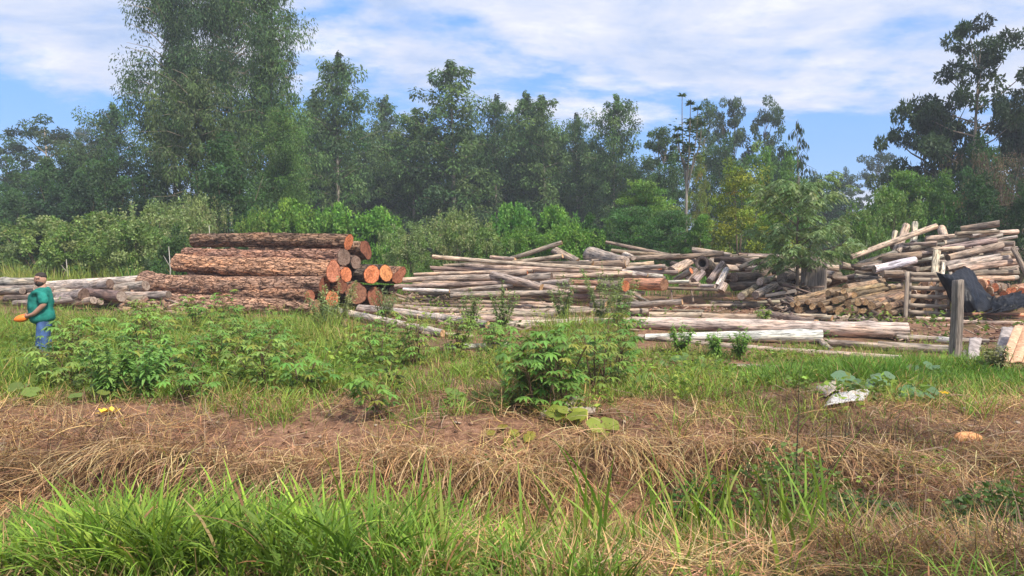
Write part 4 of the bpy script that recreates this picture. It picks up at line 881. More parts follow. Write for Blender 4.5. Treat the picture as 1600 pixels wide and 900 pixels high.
# shrub belt
GS = 'shrubs along the edge of the log yard'
for k, px, top, Y, w, lab, tn in (
    ('olive1', 62, 343, 42, 170, 'olive green shrub behind the man, at the left end of the belt', (.95, 1, .9)),
    ('deep1', 20, 352, 46, 140, 'dark green shrub behind the yellow grass at far left', (1, 1.1, .9)),
    ('olive1', 155, 337, 41, 160, 'olive green shrub second from the left end of the belt', (.95, 1, .85)),
    ('olive2', 105, 362, 38, 150, 'low olive shrub in front of the two left olive shrubs', (1.0, 1.1, .8)),
    ('grey1', 245, 318, 40, 170, 'large grey green shrub behind the grey logs', (1, 1.02, .85)),
    ('olive1', 205, 350, 36.5, 140, 'olive shrub with bare stems above the grey log ends', (.9, 1, .8)),
    ('grey1', 312, 308, 43, 110, 'tall grey green shrub left of the dark stemmed tree', (1.05, 1, .9)),
    ('deep1', 275, 362, 35, 110, 'dark shrub directly behind the left ends of the orange logs', (1.2, 1.2, .9)),
    ('bright1', 455, 316, 42, 105, 'bright green shrub behind the middle of the orange log pile', (1, 1, .9)),
    ('lime1', 405, 330, 41, 90, 'yellow green shrub beside the bright one behind the orange log pile', (.9, .95, .9)),
    ('bright1', 525, 322, 43, 100, 'bright green shrub behind the top right end of the orange pile', (.95, 1.05, 1)),
    ('bright1', 590, 328, 44, 95, 'bright green shrub behind the irregular sawn log end', (.85, .98, .9)),
    ('grey1', 712, 330, 40, 130, 'largest grey olive shrub behind the peeled poles', (1.0, 1, .85)),
    ('grey1', 640, 352, 37.5, 120, 'grey olive shrub right of the orange log pile', (.95, 1.02, .85)),
    ('olive2', 760, 362, 38, 110, 'low olive shrub right of the largest grey olive one', (.9, 1, .8)),
    ('bright1', 800, 322, 44, 90, 'bright green shrub under the eucalyptus stems', (.8, 1, 1)),
    ('lime1', 822, 358, 39, 120, 'yellow green shrub behind the pole that sticks up', (.8, .98, .8)),
    ('lime1', 890, 352, 38.5, 130, 'lime green shrub behind the big grey butt log', (.85, 1.05, .8)),
    ('bright1', 868, 326, 45, 100, 'green shrub below the dark eucalyptus at the row end', (.85, 1.0, .9)),
    ('deep1', 930, 345, 40, 110, 'deep green shrub above the big grey butt log', (1.1, 1.25, .9))):
    T(k, px, top, Y, w, 'leafy_shrub', lab, 'shrub', GS, tint=tn)
def far_woods():
    r = rng_(91); n = 900; a = r.uniform(-1.35, 1.35, n); d = r.uniform(185, 260, n); h = r.uniform(0, 1, n) * (7 + 7 * fbm(a * 6, 2.2, 0, 92))
    C = np.stack((np.sin(a) * d, np.cos(a) * d, h), -1)
    stuff('far_woods', [cloud(r, C, (4.5, 4.5, 2.6), 46, 1.5, .9, .2, [(.035, .065, .035), (.05, .085, .04), (.045, .075, .045)], .3)], M_LEAF, 'far off wood closing the horizon behind all the trees', 'woods')
far_woods()
# a few thin pale dead stems standing in the belt
for px, top, bot, Y, lab in ((105, 405, 440, 35, 'thin pale bare sapling behind the man'), (265, 385, 425, 33, 'thin pale forked sapling by the orange log ends'), (328, 352, 395, 33, 'thin pale bare stem behind the top of the orange pile')):
    a, b = at(px, top, Y), at(px, bot, Y); o = empty('bare_sapling', (b.x, Y, 0)); m = MB(); h = a.z
    m.tube([(0, 0, -.05), (.04, 0, h * .5), (.0, 0, h)], [.035, .028, .012], 6, (.42, .38, .33)); m.tube([(.03, 0, h * .55), (-.25, 0, h * .8)], [.018, .006], 5, (.42, .38, .33))
    m.build('trunk', M_TRUNK, o); tag(o, lab, 'sapling')
# ------------------------------------------------------------------ logs
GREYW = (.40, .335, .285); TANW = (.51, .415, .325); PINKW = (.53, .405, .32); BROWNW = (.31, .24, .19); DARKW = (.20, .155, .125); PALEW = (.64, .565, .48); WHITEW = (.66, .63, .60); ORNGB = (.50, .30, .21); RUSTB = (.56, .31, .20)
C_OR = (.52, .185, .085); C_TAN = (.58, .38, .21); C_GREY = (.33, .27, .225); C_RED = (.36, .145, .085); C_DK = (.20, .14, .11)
_ls = [0]
def log(p1, p2, r1, r2, col, label=None, group=None, ends=(None, C_GREY), thick=False, bend=.02, name='log', flare=0.0, hollow=False, cat='log', knots=True, oval=None):
    """a felled stem between two world points; each sawn end is a part of its own"""
    _ls[0] += 1; sd = _ls[0]; r = rng_(1000 + sd)
    p1, p2 = Vector(p1), Vector(p2); L = (p2 - p1).length; x = (p2 - p1) / L
    y = Vector((0, 0, 1)).cross(x); y = y.normalized() if y.length > 1e-3 else Vector((0, 1, 0)); z = x.cross(y)
    R = max(r1, r2)
    m = 44 if thick else (18 if R > .09 else 12); n = int(np.clip(L / (.07 if thick else .22), 8, 110)) + 1
    t = np.linspace(0, 1, n)[:, None]; a = np.linspace(0, 2 * np.pi, m, endpoint=False)[None, :]
    rad = (r1 + (r2 - r1) * t) * np.ones_like(a)
    rad = rad * (1 + .10 * (fbm(t * L * .9 + sd * 7, np.cos(a) * .8 + 5, np.sin(a) * .8 + 3, sd, 2) - .5) * 2)
    if flare: rad = rad * (1 + flare * np.exp(-t * L / .45) * (1 + .35 * np.cos(3 * a + sd)))
    if thick:
        q = fbm(t * L * 2.0 + sd, np.cos(a) * R * 14, np.sin(a) * R * 14, sd, 3); fur = np.clip((.50 - q) / .12, 0, 1)
        q2 = fbm(t * L * 7 + sd, np.cos(a) * R * 34, np.sin(a) * R * 34, sd + 3, 2)
        for k in range(3):
            kt, ka = r.uniform(.08, .92), r.uniform(0, 6.28); da = np.angle(np.exp(1j * (a - ka))); rad = rad + R * .22 * np.exp(-((t - kt) * L / .16) ** 2 - (da / .35) ** 2)
        rad = rad * 1.02 + .010 - .058 * fur * np.clip(np.minimum(t, 1 - t) * L / .12, .3, 1) + .022 * (q2 - .5)
    else:
        rad = rad + .07 * R * (fbm(t * L * 3 + sd, np.cos(a) * 2.4, np.sin(a) * 2.4, sd + 9, 2) - .5) * 2
        if knots:
            for k in range(int(L * .8)):
                kt, ka = r.uniform(.05, .95), r.uniform(0, 6.28); da = np.angle(np.exp(1j * (a - ka)))
                rad = rad + R * .22 * np.exp(-((t - kt) * L / (.6 * R + .03)) ** 2 - (da / .35) ** 2)
    if oval is None and not thick: oval = float(r.uniform(0, .07))
    if oval: rad = rad * (1 + oval * np.cos(2 * a + sd) + oval * .6 * np.cos(3 * a + sd * 2))
    b1, b2 = r.normal(0, bend * L * .6), r.normal(0, bend * L * .35)
    cy = b1 * np.sin(np.pi * t) + .3 * b1 * np.sin(2 * np.pi * t); cz = b2 * np.sin(np.pi * t)
    V = np.stack((t * L * np.ones_like(a), np.cos(a) * rad + cy, np.sin(a) * rad + cz), -1)
    for q in (0, n - 1):   # saw cuts are never quite square
        tl = r.normal(0, .13, 2); V[q, :, 0] += tl[0] * V[q, :, 1] + tl[1] * V[q, :, 2]
    i = np.arange((n - 1) * m); row, cl = i // m, i % m
    idx = np.stack((row * m + cl, row * m + (cl + 1) % m, (row + 1) * m + (cl + 1) % m, (row + 1) * m + cl), -1)[:, ::-1]
    I, Tt = [idx.ravel()], [np.full(len(idx), 4)]
    if ends[0] is None: I.append(np.arange(m)); Tt.append([m])
    if ends[1] is None: I.append(np.arange((n - 1) * m, n * m)[::-1]); Tt.append([m])
    me = raw_mesh(name, V.reshape(-1, 3), np.concatenate(I), np.concatenate(Tt), smooth=not thick)
    o = link(name, me, M_THICK if thick else M_POLE); o.matrix_world = Matrix((( x.x, y.x, z.x, p1.x), (x.y, y.y, z.y, p1.y), (x.z, y.z, z.z, p1.z), (0, 0, 0, 1)))
    k = 1 + r.normal(0, .09); o.color = (*[c * k * (1 + r.normal(0, .03)) for c in col], 1)
    tag(o, label, cat, group)
    for e, row, sg in ((ends[0], 0, -1), (ends[1], n - 1, 1)):
        if e is None: continue
        rim = V[row]; c = rim.mean(0); fr = (.0, .3, .6, .85, 1.0); W, A = [c], [0.0]
        sl = r.normal(0, .06, 2)
        for f in fr[1:]:
            w = c + (rim - c) * f; w[:, 0] += sg * (R * .008 * r.normal(0, .6, m) * (f < 1) + .004 * f) ; W += list(w); A += [f] * m
        if hollow:   # a tube: the heart is rotted out, a dark bore inside
            W, A = [], []
            for f, dx in ((1, .004), (.80, .004), (.58, 0), (.52, -.1), (.50, -.9)):
                w = c + (rim - c) * f; w[:, 0] += sg * dx; W += list(w); A += [min(f + .02, 1)] * m
            fc = [(q * m + j, q * m + (j + 1) % m, (q + 1) * m + (j + 1) % m, (q + 1) * m + j) for q in range(4) for j in range(m)] + [tuple(4 * m + j for j in range(m))]
        else:
            fc = [(0, 1 + j, 1 + (j + 1) % m) for j in range(m)] + [(1 + q * m + j, 1 + (q + 1) * m + j, 1 + (q + 1) * m + (j + 1) % m, 1 + q * m + (j + 1) % m) for q in range(3) for j in range(m)]
        W = np.array(W) - c
        if sg < 0: fc = [tuple(reversed(f)) for f in fc]
        em = raw_mesh('cut_end', W, [v for f in fc for v in f], [len(f) for f in fc], attrs={'rad': A})
        eo = link('cut_end', em, M_CUT, o); eo.location = c; kk = float(np.clip(1 + r.normal(0, .22), .5, 1.35)); eo.color = (*[v * kk for v in e], 1)
    return o
def plog(x1, y1, d1, x2, y2, d2, D1, D2, col, label=None, group=None, **k):
    """log given by the photo pixels of its two end centres, their distances and its two diameters in photo pixels"""
    return log(at(x1, y1, d1), at(x2, y2, d2), D1 * .5 * d1 / F, D2 * .5 * d2 / F, col, label, group, **k)

# orange trunks with thick furrowed bark
G1 = 'thick orange barked trunks of the stack at the left'
O = lambda *a, **k: plog(*a, **{'group': G1, 'thick': True, 'ends': (C_DK, C_OR), 'bend': .013, 'name': 'trunk_log', **k})
O(212, 472, 26.2, 493, 482, 23.1, 34, 25, ORNGB, 'lowest thick barked trunk, its pale round cut end in the grass', flare=.25, ends=(C_DK, C_TAN))
O(232, 447, 26.6, 508, 449, 23.8, 36, 36, ORNGB, 'thickest long trunk, second from the ground, with broken orange end', flare=.2, ends=(C_DK, C_RED), oval=.06)
O(330, 462, 25.6, 484, 463, 23.2, 24, 20, ORNGB, 'trunk with a small reddish cut end just above the lowest one', ends=(C_DK, C_RED))
O(278, 411, 27.0, 521, 424, 23.9, 23, 33, RUSTB, 'middle trunk with the largest rough dark red cut end', flare=.15, ends=(C_DK, C_RED), oval=.08)
O(300, 432, 27.8, 541, 429, 24.4, 22, 23, RUSTB, 'trunk whose small orange cut end peeps behind the largest red one')
O(289, 397, 27.4, 537, 402, 24.5, 19, 27, ORNGB, 'trunk under the topmost one with a dark weathered cut end', ends=(C_DK, C_DK))
O(302, 376, 27.8, 545, 378, 24.9, 20, 24, (.285, .175, .12), 'topmost trunk of the stack with a clean orange oval end')
O(400, 390, 29.4, 572, 390, 26.0, 22, 28, ORNGB, 'upper rear trunk with an irregular bell shaped red end', ends=(C_DK, C_RED), oval=.16)
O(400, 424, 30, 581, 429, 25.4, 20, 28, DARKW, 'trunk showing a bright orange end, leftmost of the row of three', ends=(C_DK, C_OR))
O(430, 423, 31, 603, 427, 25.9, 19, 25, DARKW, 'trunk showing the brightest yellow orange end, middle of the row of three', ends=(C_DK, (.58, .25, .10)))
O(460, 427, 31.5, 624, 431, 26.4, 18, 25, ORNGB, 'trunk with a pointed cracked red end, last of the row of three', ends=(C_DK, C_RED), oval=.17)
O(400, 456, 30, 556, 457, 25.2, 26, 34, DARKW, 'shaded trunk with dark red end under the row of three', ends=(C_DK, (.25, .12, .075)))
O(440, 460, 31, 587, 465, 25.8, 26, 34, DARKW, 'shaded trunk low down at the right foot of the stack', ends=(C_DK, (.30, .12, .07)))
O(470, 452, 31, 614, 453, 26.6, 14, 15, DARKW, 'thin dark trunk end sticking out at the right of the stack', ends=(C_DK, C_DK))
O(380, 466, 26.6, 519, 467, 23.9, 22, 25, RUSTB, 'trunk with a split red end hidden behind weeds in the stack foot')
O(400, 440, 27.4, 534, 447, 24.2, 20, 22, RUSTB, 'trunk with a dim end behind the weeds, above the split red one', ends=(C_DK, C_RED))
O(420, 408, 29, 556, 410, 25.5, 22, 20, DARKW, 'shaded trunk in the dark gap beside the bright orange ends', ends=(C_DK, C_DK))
O(330, 452, 28.5, 525, 440, 25.0, 30, 30, ORNGB, 'trunk buried in the core of the stack', ends=(C_DK, C_DK))
# grey logs behind the man
G2 = 'grey weathered logs lying behind the man'
GL = lambda *a, **k: plog(*a, **{'group': G2, 'ends': (C_GREY, C_GREY), 'bend': .008, 'name': 'grey_log', **k})
GL(60, 446, 28.2, 222, 437, 26.6, 12, 15, PALEW, 'palest long grey log along the top behind the man', flare=.1)
GL(-60, 441, 29, 62, 440, 27.6, 15, 13, GREYW, 'grey log on top at the picture edge behind the man')
GL(-50, 455, 28.0, 58, 452, 26.6, 15, 15, GREYW, 'second grey log down at the picture edge')
GL(95, 447, 27.6, 172, 443, 26.0, 15, 14, PALEW, 'grey log with a dark split end right above the man shoulder', ends=(C_GREY, C_DK))
GL(88, 466, 26.2, 131, 460, 24.6, 14, 17, GREYW, 'short thick grey log with a dark round end next to the man', ends=(C_GREY, C_DK))
GL(100, 461, 27, 205, 450, 26.2, 14, 14, GREYW, 'grey log in the second row ending near the orange stack')
GL(130, 457, 26.2, 190, 463, 24.8, 15, 17, DARKW, 'dark short log with an upturned end between man and orange stack')
GL(115, 473, 25, 146, 469, 24.4, 9, 12, TANW, 'short tan log piece in the grass right of the man')
GL(180, 452, 26.8, 228, 446, 25.8, 15, 16, GREYW, 'stubby grey log against the left end of the orange stack')
GL(190, 478, 25.6, 216, 474, 25, 8, 10, WHITEW, 'short white log end under the orange stack')
rr = random.Random(3)
for i in range(20):
    x = rr.uniform(-60, 190); w = rr.uniform(50, 110); y = rr.uniform(447, 474); d = 28.2 - (y - 447) * .11 + rr.uniform(-.2, .4)
    GL(x, y, d, x + w, y - rr.uniform(-2, 6), d - rr.uniform(.2, 1.2), rr.uniform(8, 14), rr.uniform(8, 14), rr.choice((GREYW, GREYW, BROWNW, DARKW, PALEW)), 'grey weathered log in the low jumble behind the man')
# tangle of peeled poles in the middle
G3 = 'peeled poles tangled in the middle heap'
PL = lambda *a, **k: plog(*a, **{'group': G3, 'ends': (C_TAN, C_TAN), 'bend': .012, 'name': 'pole', 'cat': 'pole', **k})
for a in (
    (676, 401, 27, 972, 421, 25.6, 7, 7, TANW, 'long pale curved pole lying across the top of the tangle', {}),
    (726, 416, 27, 968, 425, 26, 8, 7, PINKW, 'pinkish pole right under the long curved one', {}),
    (767, 402, 28.6, 805, 405, 28, 6, 6, TANW, 'short tan pole stub poking out at the tangle top', {}),
    (783, 409, 28.6, 878, 379, 28.2, 7, 7, GREYW, 'pole sticking steeply up out of the tangle', {}),
    (802, 410, 28, 879, 400, 27.2, 7, 7, TANW, 'tan pole lying below the steep one', {}),
    (838, 412, 28, 926, 413, 27, 9, 10, DARKW, 'dark grey thick pole with square end near the big butt log', {}),
    (866, 391, 29, 902, 408, 28, 11, 8, GREYW, 'grey slab of wood left of the big butt log', {'oval': .2}),
    (925, 414, 27.6, 978, 412, 27, 13, 14, BROWNW, 'thick brown log with a round end under the big butt log', {}),
    (947, 378, 30, 1052, 400, 28.8, 5, 6, BROWNW, 'thin dark pole slanting down from the skyline at the heap middle', {}),
    (955, 392, 29.4, 1045, 399, 28.8, 7, 6, BROWNW, 'brown pole behind the small white cone log', {}),
    (925, 408, 28.4, 1062, 400, 28, 6, 8, BROWNW, 'long brown pole lying over the base of the big butt log', {}),
    (1040, 402, 28.2, 1130, 396, 28, 8, 8, BROWNW, 'dark pole continuing along the top towards the hollow log', {}),
    (673, 419, 27, 835, 424, 26.4, 7, 6, BROWNW, 'brown pole just over the long pair at the left of the tangle', {}),
    (647, 429, 26.8, 832, 423, 26, 6, 6, TANW, 'thin tan pole reaching furthest to the left in the tangle', {}),
    (630, 438, 26.2, 766, 433, 25.2, 9, 10, TANW, 'pole with a fresh orange end pointing at the grey diagonal log', {'ends': (C_TAN, C_OR)}),
    (775, 430, 26, 824, 426, 25.6, 7, 8, PINKW, 'short pole with an orange sawn end above the grey diagonal log', {'ends': (C_TAN, C_OR)}),
    (769, 431, 25.2, 846, 449, 24.2, 14, 11, GREYW, 'thick grey diagonal log lying on the front of the tangle', {}),
    (835, 446, 24.6, 895, 458, 23.8, 7, 5, GREYW, 'thin grey pole continuing the line of the diagonal log', {}),
    (660, 443, 25.8, 800, 437, 25.2, 7, 7, PINKW, 'pinkish pole under the orange tipped one', {}),
    (617, 448, 25.8, 785, 441, 25, 8, 7, PINKW, 'long low pinkish pole from the orange stack to the diagonal log', {}),
    (630, 452, 25.4, 702, 455, 25, 6, 6, WHITEW, 'whitish thin pole by the foot of the orange stack', {}),
    (702, 455, 25.2, 802, 446, 24.8, 6, 7, GREYW, 'forked grey pole over the big low grey one', {}),
    (704, 461, 24.8, 893, 456, 24.0, 11, 9, GREYW, 'big low grey pole spanning the dark hollow', {}),
    (795, 434, 26, 862, 432, 25.2, 9, 11, TANW, 'tan log with a dark round end behind the diagonal log', {'ends': (C_TAN, C_DK)}),
    (860, 433, 26, 988, 427, 25.4, 8, 8, PINKW, 'pinkish pole running right towards the orange sawn log', {}),
    (845, 443, 25.2, 891, 440, 24.6, 8, 10, GREYW, 'grey log with a dark end right of the diagonal log', {'ends': (C_TAN, C_DK)}),
    (892, 441, 25.6, 945, 444, 25, 9, 9, RUSTB, 'split orange log left of the orange sawn one', {}),
    (850, 447, 25, 930, 450, 24.4, 6, 7, TANW, 'tan pole low behind the feathery weeds', {}),
    (930, 445, 25.4, 977, 447, 24.2, 16, 18, BROWNW, 'brown log with a bright orange sawn end', {'ends': (C_TAN, C_OR)}),
    (978, 443, 26, 1038, 445, 24.6, 18, 19, RUSTB, 'smooth rusty brown log block right of the orange sawn end', {'ends': (C_TAN, (.38, .21, .13))}),
    (948, 420, 26.8, 1012, 430, 26, 6, 6, PALEW, 'pale pole sloping down above the rusty block', {}),
    (960, 428, 26.4, 1036, 432, 26, 7, 7, PALEW, 'pale pole directly over the rusty block', {}),
    (978, 419, 27, 1040, 416, 26.6, 6, 7, GREYW, 'mossy pole with a green tip by the small orange end', {}),
    (985, 424, 27, 1060, 425, 26.6, 7, 6, GREYW, 'straight grey pole below the mossy one', {}),
    (981, 455, 24.2, 1024, 476, 22.8, 4, 4, BROWNW, 'thin prop stick slanting to the ground under the sawn log', {}),
    (985, 466, 23.8, 1010, 478, 22.8, 4, 3, BROWNW, 'short prop stick beside the slanting one', {}),
    (962, 478, 23.2, 1066, 472, 22.0, 10, 9, GREYW, 'curved grey log lying on open ground below the sawn end', {}),
    (928, 475, 24.2, 952, 476, 23.4, 15, 16, GREYW, 'squat grey stump log beneath the orange sawn one', {})):
    PL(*a[:9], a[9], **a[10])
plog(922, 398, 29.5, 978, 408, 27, 24, 14, GREYW, 'big pale grey butt log with rounded end, standing out on top', G3, name='butt_log', ends=(None, C_GREY), bend=0, flare=.12)
plog(974, 397, 29.5, 990, 403, 28, 11, 8, PALEW, 'small white cone log beside the big butt log', G3, name='butt_log', ends=(None, C_GREY), bend=0)
rr = random.Random(8)
for i in range(46):   # the inside of the tangle
    x = rr.uniform(618, 960); w = rr.uniform(70, 190); y = rr.uniform(415, 462); d = 28.4 - (y - 415) * .05 + rr.uniform(.3, 1.6)
    if x < 670 and y < 432: y = rr.uniform(436, 460)
    PL(x, y, d, min(x + w, 1040), y + rr.uniform(-7, 5), d - rr.uniform(-.5, 1.), rr.uniform(5, 9), rr.uniform(5, 9), rr.choice((TANW, PINKW, GREYW, BROWNW, PALEW)), 'peeled pole buried among others in the middle tangle')
# poles on the ground before the tangle
def onground(a):
    """distances at which the lower edge of each end meets the flat yard"""
    a = list(a); g = lambda py, D: .990 * EYE * F / (py + D * .5 - 365); a[2] = g(a[1], a[6]); a[5] = g(a[4], a[7]); return tuple(a)
G4 = 'peeled poles lying on the ground before the middle heap'
GP = lambda *a, **k: plog(*a, **{'group': G4, 'ends': (C_TAN, C_TAN), 'bend': .010, 'name': 'pole', 'cat': 'pole', **k})
for a in (
    (527, 487, 22.0, 692, 521, 18.6, 12, 12, PALEW, 'pale pole nearest the orange stack, slanting towards the camera'),
    (560, 482, 23.0, 762, 508, 19.6, 11, 12, PALEW, 'pale pole beside the nearest slanting one'),
    (645, 468, 24.4, 852, 474, 23.0, 6, 7, TANW, 'tan pole at the back of the ground row, under the dark hollow'),
    (628, 476, 24.0, 832, 481, 22.6, 8, 7, BROWNW, 'brownish pole, third from the back of the ground row'),
    (752, 470, 23.8, 884, 478, 22.8, 6, 7, TANW, 'slightly tilted tan pole in the ground row'),
    (655, 485, 23.0, 882, 489, 21.6, 9, 9, PINKW, 'pinkish pole in the middle of the ground row'),
    (742, 490, 22.2, 866, 493, 21.0, 9, 10, TANW, 'shorter tan pole on top of the pinkish ones, squared end'),
    (640, 492, 22.0, 800, 497, 20.9, 9, 9, PINKW, 'low pinkish pole partly sunk in the grass'),
    (700, 498, 21.4, 935, 501, 20.2, 10, 10, PINKW, 'rosy peeled pole near the front of the ground row'),
    (790, 507, 20.4, 1002, 501, 20.0, 13, 12, PALEW, 'pale thick pole half hidden by the feathery weeds'),
    (760, 478, 23, 1010, 489, 21.3, 7, 7, TANW, 'long thin tan pole running behind the weeds'),
    (830, 486, 22.0, 1013, 488, 21.4, 8, 12, TANW, 'tan log ending in a chunky block behind the weeds'),
    (697, 542, 17.0, 795, 539, 16.6, 9, 9, WHITEW, 'white log piece lying alone in the grass'),
    (660, 520, 19.4, 740, 526, 18.6, 6, 6, TANW, 'thin pole end fading into the grass'),
    (600, 478, 24.0, 720, 487, 23.0, 9, 8, TANW, 'tan pole starting at the foot of the orange stack')):
    a = onground(a); GP(*a)
# long logs and poles on the yard at the right
G5 = 'long logs on the open yard'
GD = lambda px, py: gpx(px, py).y - .15
for a in (
    (985, 504, 20.2, 1419, 517, 18.6, 19, 27, (.66, .57, .49), 'longest and thickest pale log on the open yard', {'ends': (C_TAN, C_GREY)}),
    (1008, 527, 18.4, 1283, 525, 17.6, 11, 22, WHITEW, 'grey and white tapering log just before the longest one', {'ends': (C_TAN, C_GREY)}),
    (998, 526, 17.8, 1408, 561, 15.4, 9, 12, TANW, 'slim tan pole slanting across the front of the long logs', {}),
    (1013, 493, 21.0, 1098, 493, 20.4, 12, 12, PINKW, 'pale pinkish log with a flat end behind the longest log', {}),
    (1096, 494, 20.8, 1185, 496, 20.0, 11, 10, PINKW, 'pinkish log following on behind the longest log', {}),
    (1192, 489, 21.6, 1275, 506, 20.2, 13, 13, BROWNW, 'dark brown log lying diagonally before the small log stack', {}),
    (1062, 478, 22.8, 1212, 477, 22.2, 5, 6, TANW, 'thin tan pole on the yard below the tangled heap', {}),
    (1110, 473, 23.6, 1216, 474, 23, 7, 6, TANW, 'tan pole with dark end lying in yard grass', {}),
    (1010, 484, 22, 1100, 486, 21.4, 4, 4, BROWNW, 'very thin pole lying on bare yard soil', {}),
    (1284, 535, 17.7, 1372, 541, 17.0, 11, 12, TANW, 'short tan log right of the grey and white one', {}),
    (1372, 540, 17.2, 1482, 546, 16.2, 13, 13, GREYW, 'grey log half in the grass left of the wooden post', {}),
    (1420, 527, 18.4, 1500, 533, 17.4, 8, 9, WHITEW, 'whitish peeled log behind the wooden post', {}),
    (1400, 527, 18.8, 1545, 534, 17.8, 9, 9, GREYW, 'low grey log passing behind the wooden post', {}),
    (1440, 489, 22.4, 1490, 491, 22.0, 7, 7, RUSTB, 'brown round pole left of the wooden post', {}),
    (1480, 490, 22.2, 1640, 493, 21.6, 7, 7, RUSTB, 'long brown round pole before the black tarpaulin', {}),
    (1430, 498, 21.4, 1500, 499, 21, 7, 6, TANW, 'pale pole lying on reddish mud', {}),
    (1500, 503, 21, 1640, 505, 20.6, 6, 6, PINKW, 'thin pinkish pole on the reddish mud at the edge', {}),
    (1143, 572, 15.2, 1225, 576, 14.8, 8, 8, GREYW, 'grey split log sunk in the grass below the slim tan pole', {}),
    (1505, 640, GD(1505, 640), 1560, 617, GD(1560, 617), 5, 5, TANW, 'single tan stick lying in the grass beyond the squash', {}),
    (1280, 530, 18.2, 1300, 548, 17, 9, 8, GREYW, 'short grey prop between the logs', {})):
    a = onground(a) if a[9][:10] != 'single tan' else a
    plog(*a[:9], a[9], G5, **{'ends': (C_TAN, C_TAN), 'bend': .006, **a[10]})
# jumbled heap left of the split stump
G6 = 'short grey logs jumbled left of the split stump'
JL = lambda *a, **k: plog(*a, **{'group': G6, 'ends': (C_GREY, C_GREY), 'bend': .010, **k})
for a in (
    (1083, 391, 30, 1142, 399, 29, 10, 8, GREYW, 'grey log with a pale end on top left of the jumbled heap', {}),
    (1120, 430, 30.5, 1097, 411, 27.2, 22, 24, BROWNW, 'hollow log showing a round black hole', {'hollow': True, 'ends': (None, C_GREY)}),
    (1117, 405, 28.6, 1162, 408, 28, 9, 10, DARKW, 'dark log with pale cut bands beside the hollow one', {}),
    (1160, 407, 29, 1196, 410, 28.4, 9, 8, DARKW, 'dark log behind the pale banded one', {}),
    (1050, 424, 27, 1086, 404, 28.6, 15, 12, PINKW, 'smooth pinkish log leaning left of the hollow one', {}),
    (1045, 422, 29, 1031, 417, 27.4, 9, 10, GREYW, 'small log showing an orange sawn end left of the pinkish one', {'ends': (C_GREY, C_OR)}),
    (1108, 440, 26.6, 1129, 412, 27.6, 11, 10, TANW, 'pale bent log leaning steeply in the middle of the heap', {}),
    (1121, 448, 26, 1135, 421, 27, 11, 9, WHITEW, 'whitish split log leaning beside the pale bent one', {}),
    (1056, 437, 27, 1080, 423, 26.4, 9, 10, GREYW, 'short log with an orange tip under the hollow one', {'ends': (C_GREY, C_OR)}),
    (1074, 438, 26.6, 1092, 422, 26.6, 11, 10, TANW, 'short mossy log leaning under the hollow one', {}),
    (1084, 440, 26.4, 1098, 426, 26.8, 12, 10, GREYW, 'stubby grey log wedged under the hollow one', {}),
    (1200, 430, 28.2, 1147, 433, 27, 15, 16, DARKW, 'dark thick log with a pale end in the right part of the heap', {}),
    (1145, 447, 27.2, 1188, 445, 26.6, 16, 15, DARKW, 'dark thick log lying under the pale ended one', {}),
    (1187, 445, 26.8, 1158, 463, 25, 10, 12, BROWNW, 'brown log sliding down to the grass before the heap', {}),
    (1211, 446, 26.6, 1180, 461, 25, 12, 12, GREYW, 'smooth grey log sliding down beside the brown one', {}),
    (1250, 425, 28.6, 1221, 434, 26.8, 15, 17, BROWNW, 'knotty brown log with a gnarled end near the feathery tree', {'oval': .12}),
    (1210, 436, 27.6, 1187, 440, 26.2, 11, 12, GREYW, 'grey log with a ragged pale end in the middle right', {}),
    (1125, 455, 25.8, 1132, 443, 26, 13, 12, GREYW, 'upright grey stub in the grass before the heap', {}),
    (1158, 417, 28, 1177, 410, 27.6, 8, 8, PALEW, 'short pale log sticking up in the heap', {}),
    (1165, 420, 28, 1190, 418, 27.8, 8, 8, PALEW, 'pale short log right of the one sticking up', {}),
    (1042, 441, 26, 1078, 440, 25.4, 6, 6, PALEW, 'pale pole on the low platform by the rusty block', {}),
    (1062, 446, 26, 1093, 444, 25.4, 7, 7, TANW, 'tan pole on the low platform of poles', {}),
    (1090, 447, 26, 1117, 447, 25.4, 6, 6, PALEW, 'pale pole at the right end of the low platform', {}),
    (1040, 450, 25.4, 1122, 453, 24.8, 5, 5, DARKW, 'dark pole edging the low platform of poles', {}),
    (1050, 470, 25, 1049, 449, 25.6, 3, 3, DARKW, 'thin leg holding up the low platform', {}),
    (1083, 472, 25, 1080, 451, 25.6, 3, 3, DARKW, 'thin crooked leg at the middle of the low platform', {})):
    JL(*a[:9], a[9], **a[10])
rr = random.Random(12)
for i in range(34):
    x = rr.uniform(1045, 1330); y = rr.uniform(413, 450); d = 29.5 - (y - 413) * .05 + rr.uniform(0, 1.5); L = rr.uniform(20, 60); s = rr.uniform(-14, 14)
    JL(x, y + s * .5, d + rr.uniform(-1, 1), x + L, y - s * .5, d - rr.uniform(-.6, 1.), rr.uniform(7, 14), rr.uniform(7, 14), rr.choice((GREYW, BROWNW, DARKW, DARKW, TANW)), 'weathered grey log in the jumble around the split stump')
for i in range(34):
    x = rr.uniform(1105, 1215); y = rr.uniform(397, 413); d = 30.5 + rr.uniform(-1, 1); L = rr.uniform(30, 85)
    JL(x, y, d, min(x + L, 1262), y + rr.uniform(-2, 5), d - rr.uniform(-.6, .6), rr.uniform(3, 5.5), rr.uniform(3, 5), rr.choice((GREYW, GREYW, BROWNW, DARKW)), 'thin grey branch wood along the top of the jumbled heap', name='branch')
